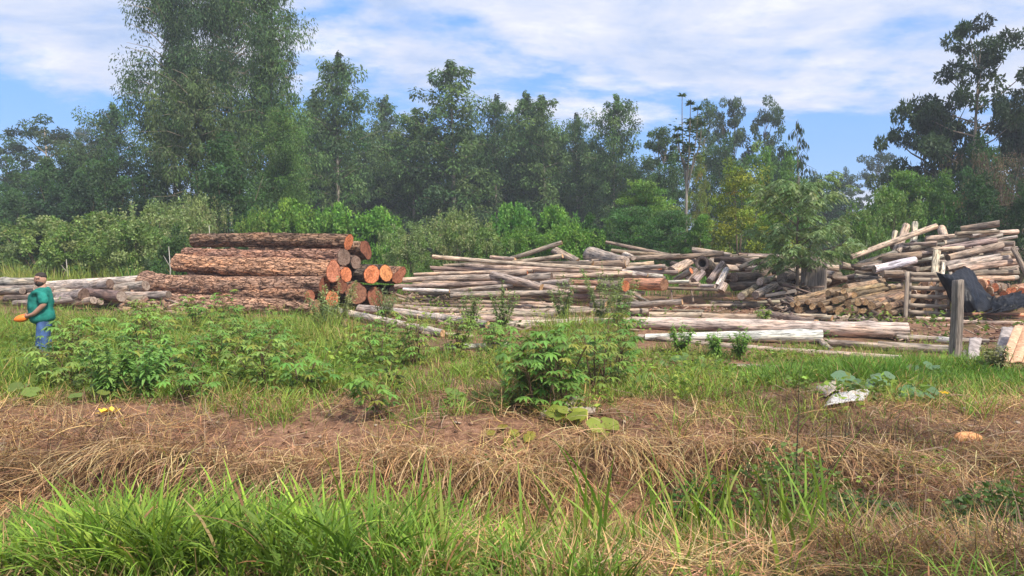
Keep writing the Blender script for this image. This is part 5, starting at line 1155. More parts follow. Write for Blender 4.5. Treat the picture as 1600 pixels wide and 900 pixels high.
# neat stack of small logs, tan ends to the front
G7 = 'small logs with tan cut ends, stacked by the pallet'
faces = [(1238, 476, 8), (1247, 474, 8), (1247, 484, 12), (1269, 479, 9), (1282, 476, 9), (1287, 484, 9), (1297, 486, 8), (1305, 470, 10.5), (1294, 466, 9), (1306, 460, 11), (1319, 462, 12.5), (1325, 474, 11), (1341, 472, 12), (1352, 472, 10), (1362, 478, 12), (1371, 471, 9), (1311, 486, 12.5), (1325, 486, 13), (1340, 487, 11), (1348, 486, 7.5), (1368, 489, 10), (1377, 479, 11), (1388, 480, 10), (1380, 488, 10), (1390, 490, 9), (1244, 467, 8), (1321, 449, 10), (1294, 458, 9), (1262, 472, 8), (1275, 468, 8), (1357, 487, 9), (1334, 461, 9), (1318, 455, 8)]
rr = random.Random(21)
spec = {2: 'thick short log at the lower corner of the small stack', 10: 'log with a forked bark lip at the top of the small stack', 16: 'log with the palest round end at the foot of the small stack', 17: 'log with a heart cracked end right beside the palest round one', 26: 'single log end highest in the small stack'}
for i, (x, y, D) in enumerate(faces):
    w = rr.uniform(50, 72); d1 = 22.4 + (y < 470) * .5 + rr.uniform(-.1, .3) ; d2 = d1 + rr.uniform(2.0, 2.8)
    if x < 1300: w *= .9
    p1 = at(x, y, d1); dr = Vector((2.2 + rr.uniform(-.25, .25), 2.1 + rr.uniform(-.2, .2), .10 + rr.uniform(-.03, .08))) * (.62 if i == 2 else 1)
    log(p1 + dr, p1, D * .48 * d1 / F, D * .54 * d1 / F, rr.choice(((.27, .19, .13), (.24, .17, .115), (.34, .245, .16), (.22, .155, .10))), spec.get(i, 'small round log with a tan cut end in the stack left of the pallet'), G7, ends=(C_TAN, (.74, .50, .26)), name='small_log', bend=.015)
for i, a in enumerate(((1325, 452, 24.6, 1408, 446, 25.4, 9, 10, 'long small log lying along the back top of the small stack'), (1328, 459, 24.0, 1385, 452, 25.2, 9, 10, 'second long small log along the back of the small stack'), (1240, 492, 21.8, 1292, 494, 21.4, 5, 6, 'thin stick on the ground before the small stack'), (1284, 497, 21.5, 1300, 497, 21.2, 8, 9, 'sawn off block on the ground before the small stack'))):
    plog(*a[:8], TANW, a[8], G7, ends=(C_TAN, C_TAN), name='small_log')
# the big heap on the right
G8 = 'weathered logs of the high heap at the right'
WL = lambda *a, **k: plog(*a, **{'group': G8, 'ends': (C_GREY, C_GREY), 'bend': .012, **k})
for a in (
    (1330, 402, 26, 1463, 353, 26.8, 8, 9, TANW, 'long pale pole leaning up against the left side of the high heap', {}),
    (1416, 353, 28, 1400, 396, 26.6, 11, 12, PINKW, 'broad upright log standing behind the leaning pole', {}),
    (1430, 349, 28.2, 1427, 381, 27, 9, 10, PALEW, 'slimmer upright log right of the broad upright one', {}),
    (1399, 364, 28, 1395, 386, 27.4, 9, 9, GREYW, 'shortest of the three uprights on the high heap', {}),
    (1471, 358, 27.8, 1478, 375, 26.8, 13, 12, PINKW, 'stubby light log on top of the high heap', {}),
    (1502, 358, 28, 1562, 349, 27.4, 9, 11, BROWNW, 'topmost brown log at the right of the high heap', {}),
    (1446, 373, 27, 1543, 367, 26.6, 9, 8, TANW, 'crooked tan log below the stubby light one', {'bend': .04}),
    (1472, 389, 26.6, 1557, 375, 26.4, 10, 9, GREYW, 'grey log sloping up across the middle of the high heap', {}),
    (1481, 403, 26, 1567, 383, 26, 11, 11, TANW, 'thick tan crooked log above the black tarpaulin', {'bend': .025}),
    (1560, 381, 26.4, 1585, 381, 26, 9, 9, TANW, 'short thick log end at the right flank of the high heap', {}),
    (1474, 413, 25.6, 1562, 400, 25.8, 8, 8, PALEW, 'pale pole directly under the thick crooked one', {}),
    (1480, 419, 25.4, 1578, 402, 25.6, 7, 8, TANW, 'slim tan pole low on the high heap', {}),
    (1508, 420, 25.2, 1588, 409, 25.4, 10, 11, PINKW, 'pinkish log low at the right of the heap', {}),
    (1516, 428, 25, 1590, 426, 25.2, 9, 9, BROWNW, 'brown log just above the pale straight one', {}),
    (1520, 435, 24.8, 1584, 435, 24.8, 8, 8, (.62, .45, .33), 'pale straight log over the chopped firewood', {}),
    (1366, 421, 25, 1430, 406, 25.2, 12, 12, (.68, .64, .66), 'white barked log with dark blotches on the left of the heap', {}),
    (1464, 394, 25.6, 1460, 432, 24.4, 11, 12, TANW, 'thick log standing upright at the pallet edge', {}),
    (1473, 412, 25.4, 1471, 432, 24.6, 7, 8, PALEW, 'narrow log standing beside the thick upright one at the pallet', {}),
    (1378, 402, 26.4, 1440, 399, 26, 10, 13, BROWNW, 'brown log with a dark end above the white barked one', {'ends': (C_GREY, C_DK)}),
    (1340, 412, 26.6, 1400, 394, 26.6, 6, 8, GREYW, 'grey pole under the long leaning one', {}),
    (1330, 416, 26.4, 1378, 412, 26, 7, 8, BROWNW, 'brown log low at the left end of the heap', {}),
    (1380, 428, 24.6, 1412, 428, 24.4, 13, 12, BROWNW, 'squared brown log behind the pallet top', {}),
    (1583, 388, 25.4, 1606, 432, 24.4, 8, 8, BROWNW, 'dark plank leaning against the right flank of the heap', {}),
    (1330, 397, 27.6, 1320, 394, 29, 5, 5, GREYW, 'thin grey pole poking out left of the leaning pole', {})):
    WL(*a[:9], a[9], **a[10])
rr = random.Random(31)
for i in range(96):
    x = rr.uniform(1335, 1560); f = (x - 1335) / 235; topy = np.interp(f, [0, .3, .5, .75, 1], [412, 378, 368, 356, 372]); y = rr.uniform(topy + 5, 440 if x > 1500 or x < 1400 else 424)
    d = 26.3 + rr.uniform(.1, 1.8); L = rr.uniform(35, 90); sl = rr.uniform(-.02, .22)
    if x > 1525: L = rr.uniform(25, 50)
    WL(x, y, d, min(x + L, 1590), y - sl * L, d + rr.uniform(-.7, .7), rr.uniform(4, 8.5), rr.uniform(4, 8.5), rr.choice((GREYW, GREYW, TANW, PALEW, BROWNW)), 'weathered log packed inside the high heap at the right', name='log')
for i in range(18):
    x = rr.uniform(1335, 1415); y = rr.uniform(414, 440); d = 25 + rr.uniform(0, .8)
    WL(x, y, d + .5, x + rr.uniform(18, 45), y - rr.uniform(-5, 5), d, rr.uniform(6, 10), rr.uniform(6, 10), rr.choice((GREYW, DARKW, BROWNW, PALEW)), 'short log in the low jumble behind the small stack', name='log')
# chopped firewood at the right foot and behind the pallet
for i in range(22):
    x = rr.uniform(1532, 1600); y = rr.uniform(442, 470); d = 24.0 + rr.uniform(0, .5)
    plog(x + rr.uniform(8, 16), y - 2, d + .9, x, y, d, 11, 12, rr.choice((BROWNW, ORNGB, RUSTB)), 'split orange firewood piece beyond the black tarpaulin', 'firewood pieces beyond the tarpaulin', ends=(C_TAN, rr.choice((C_OR, (.55, .30, .17), C_TAN))), name='firewood', cat='firewood', oval=.2, bend=0)
for i in range(26):
    x = rr.uniform(1422, 1478); y = rr.uniform(440, 486); d = 23.2 + rr.uniform(0, .5)
    plog(x + rr.uniform(4, 12), y - 2, d + .8, x, y, d, 9, 10, rr.choice((BROWNW, ORNGB, TANW)), 'firewood piece seen between the pallet slats', 'firewood pieces behind the pallet', ends=(C_TAN, rr.choice(((.50, .30, .18), C_TAN, (.40, .24, .15)))), name='firewood', cat='firewood', oval=.2, bend=0)
# ------------------------------------------------------------------ stump, pallet, tarp, post, slabs and other single things
M_GREYPLANK = plain_mat('weathered_grey_wood', (.33, .27, .215), .85, .45, 9.0, .6, .15, (4.0, 4.0, .45))
M_STUMP = plain_mat('split_stump_wood', (.27, .225, .19), .9, .75, 7.0, 1.0, .1, (3.5, 3.5, .28))
M_SLAT = plain_mat('pallet_slat_wood', (.33, .265, .205), .85, .5, 9.0, .6, .15, (.45, 4.0, 4.0))
M_POST = plain_mat('old_post_wood', (.215, .18, .15), .9, .75, 7.0, 1.0, .15, (5.0, 5.0, .30))
M_PLASTIC = plain_mat('black_plastic_film', (.004, .0045, .007), .42, .2, 7.0, 1.0, .18)
M_SLAB = plain_mat('peeled_bark_slab', (.60, .36, .23), .85, .35, 11.0, .8, .2, (1, 1, 1)); M_SLABG = plain_mat('grey_bark_slab', (.33, .285, .265), .9, .5, 9.0, 1.0, .2)
M_CARD = plain_mat('weathered_cardboard', (.40, .33, .27), .9, .2, 5.0, .2, .1); M_WHITE = plain_mat('chalky_white_board', (.52, .50, .48), .8, .28, 14.0, .3, .2)
M_SQUASH = plain_mat('squash_skin', (.66, .31, .13), .6, .3, 9.0, .3, .25, (1, 3, 3)); M_ORANGE = plain_mat('bright_squash_skin', (.85, .22, .025), .5, .12, 8.0, .1, .4)
M_SKIN = plain_mat('skin', (.43, .235, .165), .6, .10, 14.0, .05, .3); M_HAIR = plain_mat('dark_hair', (.035, .025, .02), .7, .4, 40.0, .5, .3)
M_SHIRT = plain_mat('teal_cotton', (.022, .185, .150), .9, .35, 9.0, .9, .1); M_JEANS = plain_mat('blue_denim', (.065, .12, .27), .9, .5, 8.0, .9, .15, (2, 2, .7))
M_PETAL = plain_mat('yellow_petal', (.78, .52, .05), .6, .15, 20.0, .1, .3); M_EYE = plain_mat('eye_white', (.55, .5, .46), .4, .05); M_LIP = plain_mat('lip', (.30, .13, .10), .6, .1)

def build_stump():
    b = at(1271, 450, 26.6); b.z = 0; top = at(1271, 404, 26.6).z; r = rng_(61); m, n = 40, 26; V = []
    a = np.linspace(0, 2 * np.pi, m, endpoint=False)
    jag = top * (.80 + .34 * fbm(np.cos(a) * 2.5 + 4, np.sin(a) * 2.5, 0, 6, 3)) + .16 * (r.uniform(0, 1, m) - .5)
    for i in range(n + 1):
        t = i / n; R = .40 * (1 + .45 * np.exp(-t * 7)) * (1 + .10 * np.cos(2 * a) + .05 * np.cos(7 * a + .6 * t) + .035 * np.cos(15 * a + 1) + .03 * r.uniform(-1, 1, m) * (i == 0) + .03 * (fbm(np.cos(a) * 6, np.sin(a) * 6, t * 2, 8, 2) - .5))
        V.append(np.stack((np.cos(a) * R, np.sin(a) * R * .8, jag * t), -1))
    for f, dz in ((.86, -.05), (.5, -.30), (.12, -.42)):
        w = V[n].copy(); w[:, :2] *= f; w[:, 2] = jag + dz * top + .05 * r.normal(size=m) * f; V.append(w)
    k = len(V); V = np.concatenate(V); i = np.arange((k - 1) * m); row, c = i // m, i % m
    idx = np.stack((row * m + c, row * m + (c + 1) % m, (row + 1) * m + (c + 1) % m, (row + 1) * m + c), -1)
    me = raw_mesh('split_stump', V, np.concatenate((idx.ravel(), np.arange((k - 1) * m, k * m))), np.concatenate((np.full(len(idx), 4), [m])), smooth=True)
    o = tag(link('split_stump', me, M_STUMP), 'tall split grey stump with jagged top between the heaps', 'stump'); o.location = b
build_stump()
def build_post():
    p = gpx(1491, 566); h = at(1491, 438, p.y).z - p.z; r = rng_(62); m = 20; a = np.linspace(0, 2 * np.pi, m, endpoint=False); V = []
    ts = np.linspace(-.15, 1, 22)
    for t in ts:
        R = .092 * (1 / (np.abs(np.cos(a)) ** 5 + np.abs(np.sin(a)) ** 5) ** .2) * (1.04 - .08 * t) * (1 + .05 * (fbm(np.cos(a) * 4, np.sin(a) * 4, t * 1.2, 3, 2) - .5) * 2) + .004 * r.normal(size=m)
        V.append(np.stack((np.cos(a) * R + .012 * math.sin(4 * t), np.sin(a) * R, np.full(m, t * h) + (.012 * np.cos(a + 1) if t == 1 else 0)), -1))
    w = V[-1].copy(); w[:, :2] *= .6; w[:, 2] += .012; V.append(w)
    k = len(V); V = np.concatenate(V); i = np.arange((k - 1) * m); row, c = i // m, i % m
    idx = np.stack((row * m + c, row * m + (c + 1) % m, (row + 1) * m + (c + 1) % m, (row + 1) * m + c), -1)
    me = raw_mesh('wooden_post', V, np.concatenate((idx.ravel(), np.arange((k - 1) * m, k * m))), np.concatenate((np.full(len(idx), 4), [m])), smooth=True)
    o = tag(link('wooden_post', me, M_POST), 'square weathered wooden fence post standing alone in the grass', 'post'); o.location = p; o.rotation_euler = (.0, .012, .25)
build_post()
def board(name, parent, x0, z0, x1, z1, w, t, y, mat, rr):
    """sawn board from (x0,z0) to (x1,z1) in the parent's front plane"""
    L = math.hypot(x1 - x0, z1 - z0); M = Matrix.Rotation(-math.atan2(z1 - z0, x1 - x0), 3, 'Y'); mb = MB(); n = 8; V = []
    for i in range(n + 1):
        s = (i / n - .5) * L; e = rr.uniform(-.004, .004)
        for dy, dz in ((-t / 2, -w / 2), (t / 2, -w / 2), (t / 2, w / 2), (-t / 2, w / 2)): V.append(tuple(M @ Vector((s, dy + e, dz + rr.uniform(-.004, .004))) + Vector(((x0 + x1) / 2, y, (z0 + z1) / 2))))
    f = [(4 * i + j, 4 * i + (j + 1) % 4, 4 * i + 4 + (j + 1) % 4, 4 * i + 4 + j) for i in range(n) for j in range(4)] + [(3, 2, 1, 0), tuple(4 * n + j for j in range(4))]
    mb.add(V, f); return mb.build(name, mat, parent)
def build_pallet():
    rr = random.Random(7); d = 22.6; p = at(1452, 489, d); s = d / F; H = at(1452, 426, d).z
    o = tag(empty('wooden_pallet', (p.x, d, 0), -.05), 'grey slatted wooden pallet standing upright between small stack and tarpaulin', 'pallet')
    for k, zf in enumerate((.965, .85, .67, .49, .29, .14)):
        board('slat', o, -32 * s, H * zf, (30 if k else 8) * s, H * zf - .012 * k, .125, .022, -.05, M_SLAT, rr)
    for x in (-32, 10, 29): board('upright', o, x * s, .02, x * s + .01, H * 1.02, .085, .05, -.005, M_GREYPLANK, rr)
    q = at(1412, 490, d); o2 = tag(empty('pallet_board', (q.x, d - .1, 0), .05), 'single grey board standing upright left of the pallet', 'board'); board('plank', o2, 0, -.05, .015, H * 1.03, .12, .035, 0, M_GREYPLANK, rr)
build_pallet()
def build_tarp():
    rows = [[(1462, 425, 22.45), (1473, 428, 22.3), (1486, 429, 22.4), (1500, 421, 22.9), (1512, 417, 23.3), (1522, 424, 23.4)],
            [(1469, 437, 22.35), (1480, 436, 22.1), (1492, 437, 22.0), (1505, 435, 22.2), (1519, 433, 22.8), (1530, 440, 23.1)],
            [(1477, 453, 22.3), (1486, 452, 22.0), (1498, 453, 21.8), (1512, 452, 21.9), (1527, 450, 22.4), (1540, 456, 22.8)],
            [(1484, 470, 22.2), (1494, 470, 21.8), (1506, 470, 21.6), (1520, 470, 21.7), (1538, 466, 22.2), (1552, 468, 22.5)],
            [(1490, 485, 22.1), (1503, 488, 21.75), (1518, 489, 21.6), (1533, 488, 21.6), (1550, 482, 22.0), (1566, 476, 22.4)]]
    tail = [[(1540, 464, 22.7), (1556, 466, 22.5), (1570, 461, 22.8), (1585, 457, 23.1), (1604, 458, 23.2)],
            [(1548, 474, 22.2), (1562, 473, 22.1), (1576, 467, 22.3), (1590, 465, 22.6), (1612, 466, 22.7)],
            [(1550, 484, 21.9), (1566, 482, 21.8), (1582, 478, 22.0), (1598, 474, 22.2), (1618, 474, 22.3)],
            [(1540, 490, 21.6), (1560, 488, 21.6), (1580, 484, 21.8), (1600, 480, 22.0), (1620, 480, 22.1)]]
    mb = MB()
    for g, sd in ((rows, 1), (tail, 2)):
        A = np.array([[tuple(at(*p)) for p in row] for row in g]); R, C = A.shape[:2]; nu, nv = 46, 40
        u = np.linspace(0, C - 1, nu); v = np.linspace(0, R - 1, nv)
        B = np.stack([[np.interp(u, np.arange(C), A[i, :, k]) for k in range(3)] for i in range(R)]); G = np.stack([[np.interp(v, np.arange(R), B[:, k, j]) for j in range(nu)] for k in range(3)])   # 3,nu,nv
        for _ in range(2):
            G[:, 1:-1] = (G[:, :-2] + 2 * G[:, 1:-1] + G[:, 2:]) / 4; G[:, :, 1:-1] = (G[:, :, :-2] + 2 * G[:, :, 1:-1] + G[:, :, 2:]) / 4
        U, Vv = np.meshgrid(np.linspace(0, 1, nu), np.linspace(0, 1, nv), indexing='ij')
        wr = .24 * (np.abs(fbm(U * 6 + Vv * 1.5, Vv * 1.6 + 3, 0, 70 + sd, 3) - .5) * 2 - .25) + .05 * (fbm(U * 16, Vv * 7, 0, 75 + sd, 2) - .5)
        if sd == 2: wr *= 1.3; G[2] += .5 * np.maximum(wr, -.04)
        G[1] -= wr * .9
        G[2] = np.maximum(G[2], .01 + .02 * U)
        P3 = np.moveaxis(G, 0, -1).reshape(-1, 3); i = np.arange((nu - 1) * (nv - 1)); r_, c_ = i // (nv - 1), i % (nv - 1); a = r_ * nv + c_
        mb.add_np(P3, np.stack((a, a + 1, a + nv + 1, a + nv), -1), 4, np.ones((len(P3), 3)))
    o = mb.build('black_tarpaulin', M_PLASTIC, None, True); sol = o.modifiers.new('thickness', 'SOLIDIFY'); sol.thickness = .006
    tag(o, 'crumpled black plastic tarpaulin draped beside the pallet and trailing off', 'tarpaulin')
build_tarp()
def slab(name, quad, thick, curve, mat, label, cat, sd, group=None):
    """long curved piece of bark or board between four photo points (top left, top right, bottom right, bottom left)"""
    A = [np.array(at(*p)) if len(p) == 3 else np.array(gpx(*p)) + (0, 0, .06 + .02 * (i_ < 2)) for i_, p in enumerate(quad)]; n, m = 16, 9; V = []; r = rng_(sd)
    nr = np.cross(A[1] - A[0], A[3] - A[0]); nr /= np.linalg.norm(nr); nr = nr if nr[1] < 0 or nr[2] > .8 else -nr; nr = -nr if nr[2] < -.5 else nr
    for side in (0, 1):
        for i in range(n):
            for j in range(m):
                s, t = j / (m - 1), i / (n - 1); p = (A[0] * (1 - s) + A[1] * s) * (1 - t) + (A[3] * (1 - s) + A[2] * s) * t
                p = p + nr * (curve * 4 * s * (1 - s) + thick * (.5 - side) + .012 * (fbm(s * 3, t * 5, 0, sd) - .5)); p[0] += .02 * (fbm(t * 4, 7 + (s > .5), 0, sd) - .5); p[2] += (.05 * (fbm(s * 5, 3, 0, sd) - .5)) * (i in (0, n - 1)); V.append(p)
    q = lambda sd_, i, j: sd_ * n * m + i * m + j
    f = [(q(0, i, j), q(0, i + 1, j), q(0, i + 1, j + 1), q(0, i, j + 1)) for i in range(n - 1) for j in range(m - 1)] + [(q(1, i, j), q(1, i, j + 1), q(1, i + 1, j + 1), q(1, i + 1, j)) for i in range(n - 1) for j in range(m - 1)]
    for i in range(n - 1): f += [(q(0, i, 0), q(1, i, 0), q(1, i + 1, 0), q(0, i + 1, 0)), (q(0, i, m - 1), q(0, i + 1, m - 1), q(1, i + 1, m - 1), q(1, i, m - 1))]
    for j in range(m - 1): f += [(q(0, 0, j), q(0, 0, j + 1), q(1, 0, j + 1), q(1, 0, j)), (q(0, n - 1, j), q(1, n - 1, j), q(1, n - 1, j + 1), q(0, n - 1, j + 1))]
    mb = MB(); mb.add(V, f); o = mb.build(name, mat, None, False); return tag(o, label, cat, group)
GB = 'bark slabs stacked at the right edge'
slab('bark_slab', ((1515, 529, 15.6), (1534, 530, 15.6), (1528, 568, 14.6), (1510, 568, 14.6)), .03, .02, M_SLABG, 'grey bark slab leaning just right of the wooden post', 'bark slab', 1, GB)
slab('bark_slab', ((1508, 571, 14.5), (1522, 571, 14.5), (1519, 582, 14.2), (1504, 580, 14.2)), .03, .03, M_SLABG, 'broken lower piece of grey bark slab in the grass', 'bark slab', 2, GB)
slab('bark_slab', ((1565, 513, 16.2), (1588, 512, 16.2), (1574, 562, 15), (1552, 560, 15)), .03, .02, M_SLABG, 'wide grey slab behind the orange bark slabs', 'bark slab', 3, GB)
slab('bark_slab', ((1585, 509, 15.6), (1599, 510, 15.6), (1577, 566, 14.3), (1562, 567, 14.3)), .04, .015, M_SLAB, 'leftmost orange bark slab sloping to the grass', 'bark slab', 4, GB)
slab('bark_slab', ((1599, 508, 15.9), (1616, 510, 15.7), (1596, 566, 14.4), (1578, 568, 14.4)), .04, .015, M_SLAB, 'middle orange bark slab of three', 'bark slab', 5, GB)
slab('bark_slab', ((1616, 508, 16), (1634, 512, 15.8), (1614, 566, 14.5), (1596, 568, 14.5)), .04, .015, M_SLAB, 'orange bark slab cut by the picture edge', 'bark slab', 6, GB)
slab('bark_slab', ((1561, 570, 14.3), (1570, 570, 14.3), (1566, 582, 14), (1556, 582, 14)), .03, .02, M_SLAB, 'small orange bark scrap in the grass at the slab foot', 'bark slab', 7, GB)
slab('bark_slab', ((1504, 549, 15.4), (1511, 549, 15.4), (1511, 562, 15), (1504, 562, 15)), .03, .02, plain_mat('cream_wood', (.62, .50, .34)), 'small cream coloured board end beside the wooden post', 'board', 8)
slab('cardboard_sheet', ((1274, 614), (1320, 606), (1314, 622), (1290, 628)), .012, .06, M_CARD, 'bent brown cardboard sheet lying on the grass', 'cardboard', 9)
slab('white_board', ((1300, 626), (1362, 617), (1350, 632), (1286, 643)), .016, .03, M_WHITE, 'flaking white board lying under the cardboard', 'board', 10)
for q, lab, sd in ((((868, 640), (910, 630), (912, 637), (876, 648)), 'grey splintered wood scrap below the big cassava bush', 11), (((845, 655), (930, 648), (930, 653), (846, 660)), 'thin grey lath lying across the bank top', 12)):
    slab('wood_scrap', q, .03, .03, M_GREYPLANK, lab, 'wood scrap', sd)
# bark litter at the foot of the orange stack and round the split stump
def litter(name, boxes, label, sd, pal, n, smin, smax, long=3.0):
    rr = random.Random(sd); mb = MB()
    for k in range(n):
        x0, x1, y0, y1, hz = boxes[k % len(boxes)]; px, py = rr.uniform(x0, x1), rr.uniform(y0, y1); p = gpx_fast(px, py)
        s = rr.uniform(smin, smax); a = rr.uniform(0, 6.28); el = rr.uniform(-.4, .5); L = s * rr.uniform(1, long); w = s * rr.uniform(.25, .6)
        M = Matrix.Rotation(a, 3, 'Z') @ Matrix.Rotation(el, 3, 'Y') @ Matrix.Rotation(rr.uniform(-1, 1), 3, 'X')
        mb.box((p.x, p.y, float(gz(p.x, p.y)) + .03 + hz * rr.random() ** 1.5), (L, w, .02 + w * .12), M, jit(rr, rr.choice(pal), .2), w * .2, rr)
    tag(mb.build(name, M_TWIG), label, 'bark litter', kind='stuff')
def gpx_fast(px, py):
    p = at(px, py, 10); k = (0.02 - EYE) / (p.z - EYE); return Vector((p.x * k, 10 * k, 0))
litter('bark_litter', ((190, 330, 478, 500, .22), (200, 290, 476, 492, .35)), 'broken bark and chips piled before the orange stack', 1, [(.26, .15, .10), (.34, .22, .15), (.19, .11, .075), (.42, .31, .23)], 420, .08, .30)
litter('bark_litter', ((1205, 1290, 474, 492, .40), (1190, 1400, 488, 504, .06), (1215, 1275, 470, 484, .75)), 'heap of bark strips and offcuts before the split stump', 2, [(.20, .15, .12), (.28, .21, .16), (.14, .10, .08), (.34, .27, .21)], 620, .10, .34, 4.0)
litter('bark_litter', ((1380, 1600, 496, 535, .05), (1000, 1220, 476, 500, .04)), 'reddish bark crumbs trodden into the yard soil', 3, [(.24, .14, .10), (.30, .18, .13), (.17, .10, .07), (.38, .27, .2)], 420, .03, .11, 4.0)
litter('bark_litter', ((620, 1000, 470, 520, .06), (630, 760, 462, 474, .15)), 'bark strips between the poles on the ground', 4, [(.26, .19, .14), (.34, .25, .18), (.2, .14, .1)], 420, .06, .24, 4.0)
for i, (a, b, lab) in enumerate((((196, 499, 22.6), (238, 505, 22.0), 'long thin bark strip on the grass left of the orange stack'), ((250, 500, 22.6), (280, 488, 23.4), 'grey forked stick leaning on the bark litter'))):
    log(at(*a), at(*b), .03, .02, PALEW, lab, None, ends=(None, None), name='stick', cat='stick', bend=.03)
# squashes
def squash_fruit(name, loc, L, R, rot, mat, label, neck=.6, sd=1):
    n, m = 18, 20; V = []; r = rng_(sd)
    for i in range(n + 1):
        t = i / n; rad = R * (math.sin(math.pi * min(max(t, .002), .998)) ** .42) * np.interp(t, [0, .3, .6, 1], [1, 1, neck * 1.15, neck])
        for j in range(m):
            a = 2 * math.pi * j / m; k = 1 + .035 * math.cos(8 * a); V.append(((t - .5) * L, math.cos(a) * rad * k, math.sin(a) * rad * k))
    f = [(i * m + j, i * m + (j + 1) % m, (i + 1) * m + (j + 1) % m, (i + 1) * m + j) for i in range(n) for j in range(m)]
    mb = MB(); mb.add(V, f); o = mb.build(name, mat, None, True); o.location = loc; o.rotation_euler = rot; tag(o, label, 'squash')
    st = MB(); st.tube([(L * .49, 0, 0), (L * .56, .01, .01), (L * .62, .03, .01)], [R * .16, R * .12, R * .15], 6, (.25, .2, .09)); st.build('stalk', M_TWIG, o); return o
p = gpx(1512, 690); squash_fruit('squash', p + Vector((0, 0, .035)), .34, .082, (0, .0, .12), M_SQUASH, 'orange squash lying in the dry straw at the right', .72)
# yellow blossoms
for px, py, sd, lab in ((163, 650, 1, 'left one of two yellow squash blossoms on the soil'), (176, 648, 2, 'right one of two yellow squash blossoms on the soil')):
    p = gpx(px, py); rr = random.Random(sd); mb = MB()
    for j in range(6): th = j * 1.047 + rr.uniform(-.2, .2); leaf_poly(mb, (0, 0, .0), (math.cos(th), math.sin(th), rr.uniform(.5, 1.6)), .12, .075, (.8, .55, .04), .1)
    o = tag(mb.build('squash_blossom', M_PETAL), lab, 'flower', 'fallen yellow blossoms'); o.location = p + Vector((0, 0, .01))

# ------------------------------------------------------------------ the man
def skin(name, pts, edges, mat, parent, sub=2, root=0):
    me = bpy.data.meshes.new(name); me.from_pydata([p[:3] for p in pts], edges, []); o = link(name, me, mat, parent)
    sk = o.modifiers.new('skin', 'SKIN'); sk.use_smooth_shade = True
    for i, p in enumerate(pts):
        v = me.skin_vertices[0].data[i]; r = p[3]; v.radius = r if isinstance(r, tuple) else (r, r); v.use_root = (i == root)
    s = o.modifiers.new('smooth', 'SUBSURF'); s.levels = s.render_levels = sub; return o
def ell(mb, c, s, col=None, n=14, m=10, shape=None):
    V = []
    for i in range(m + 1):
        ph = math.pi * i / m
        for j in range(n):
            th = 2 * math.pi * j / n; d = Vector((math.sin(ph) * math.cos(th), math.sin(ph) * math.sin(th), math.cos(ph))); q = shape(d) if shape else 1
            V.append((c[0] + d.x * s[0] * q, c[1] + d.y * s[1] * q, c[2] + d.z * s[2] * q))
    mb.add(V, [(i * n + j, (i + 1) * n + j, (i + 1) * n + (j + 1) % n, i * n + (j + 1) % n) for i in range(m) for j in range(n)], col)
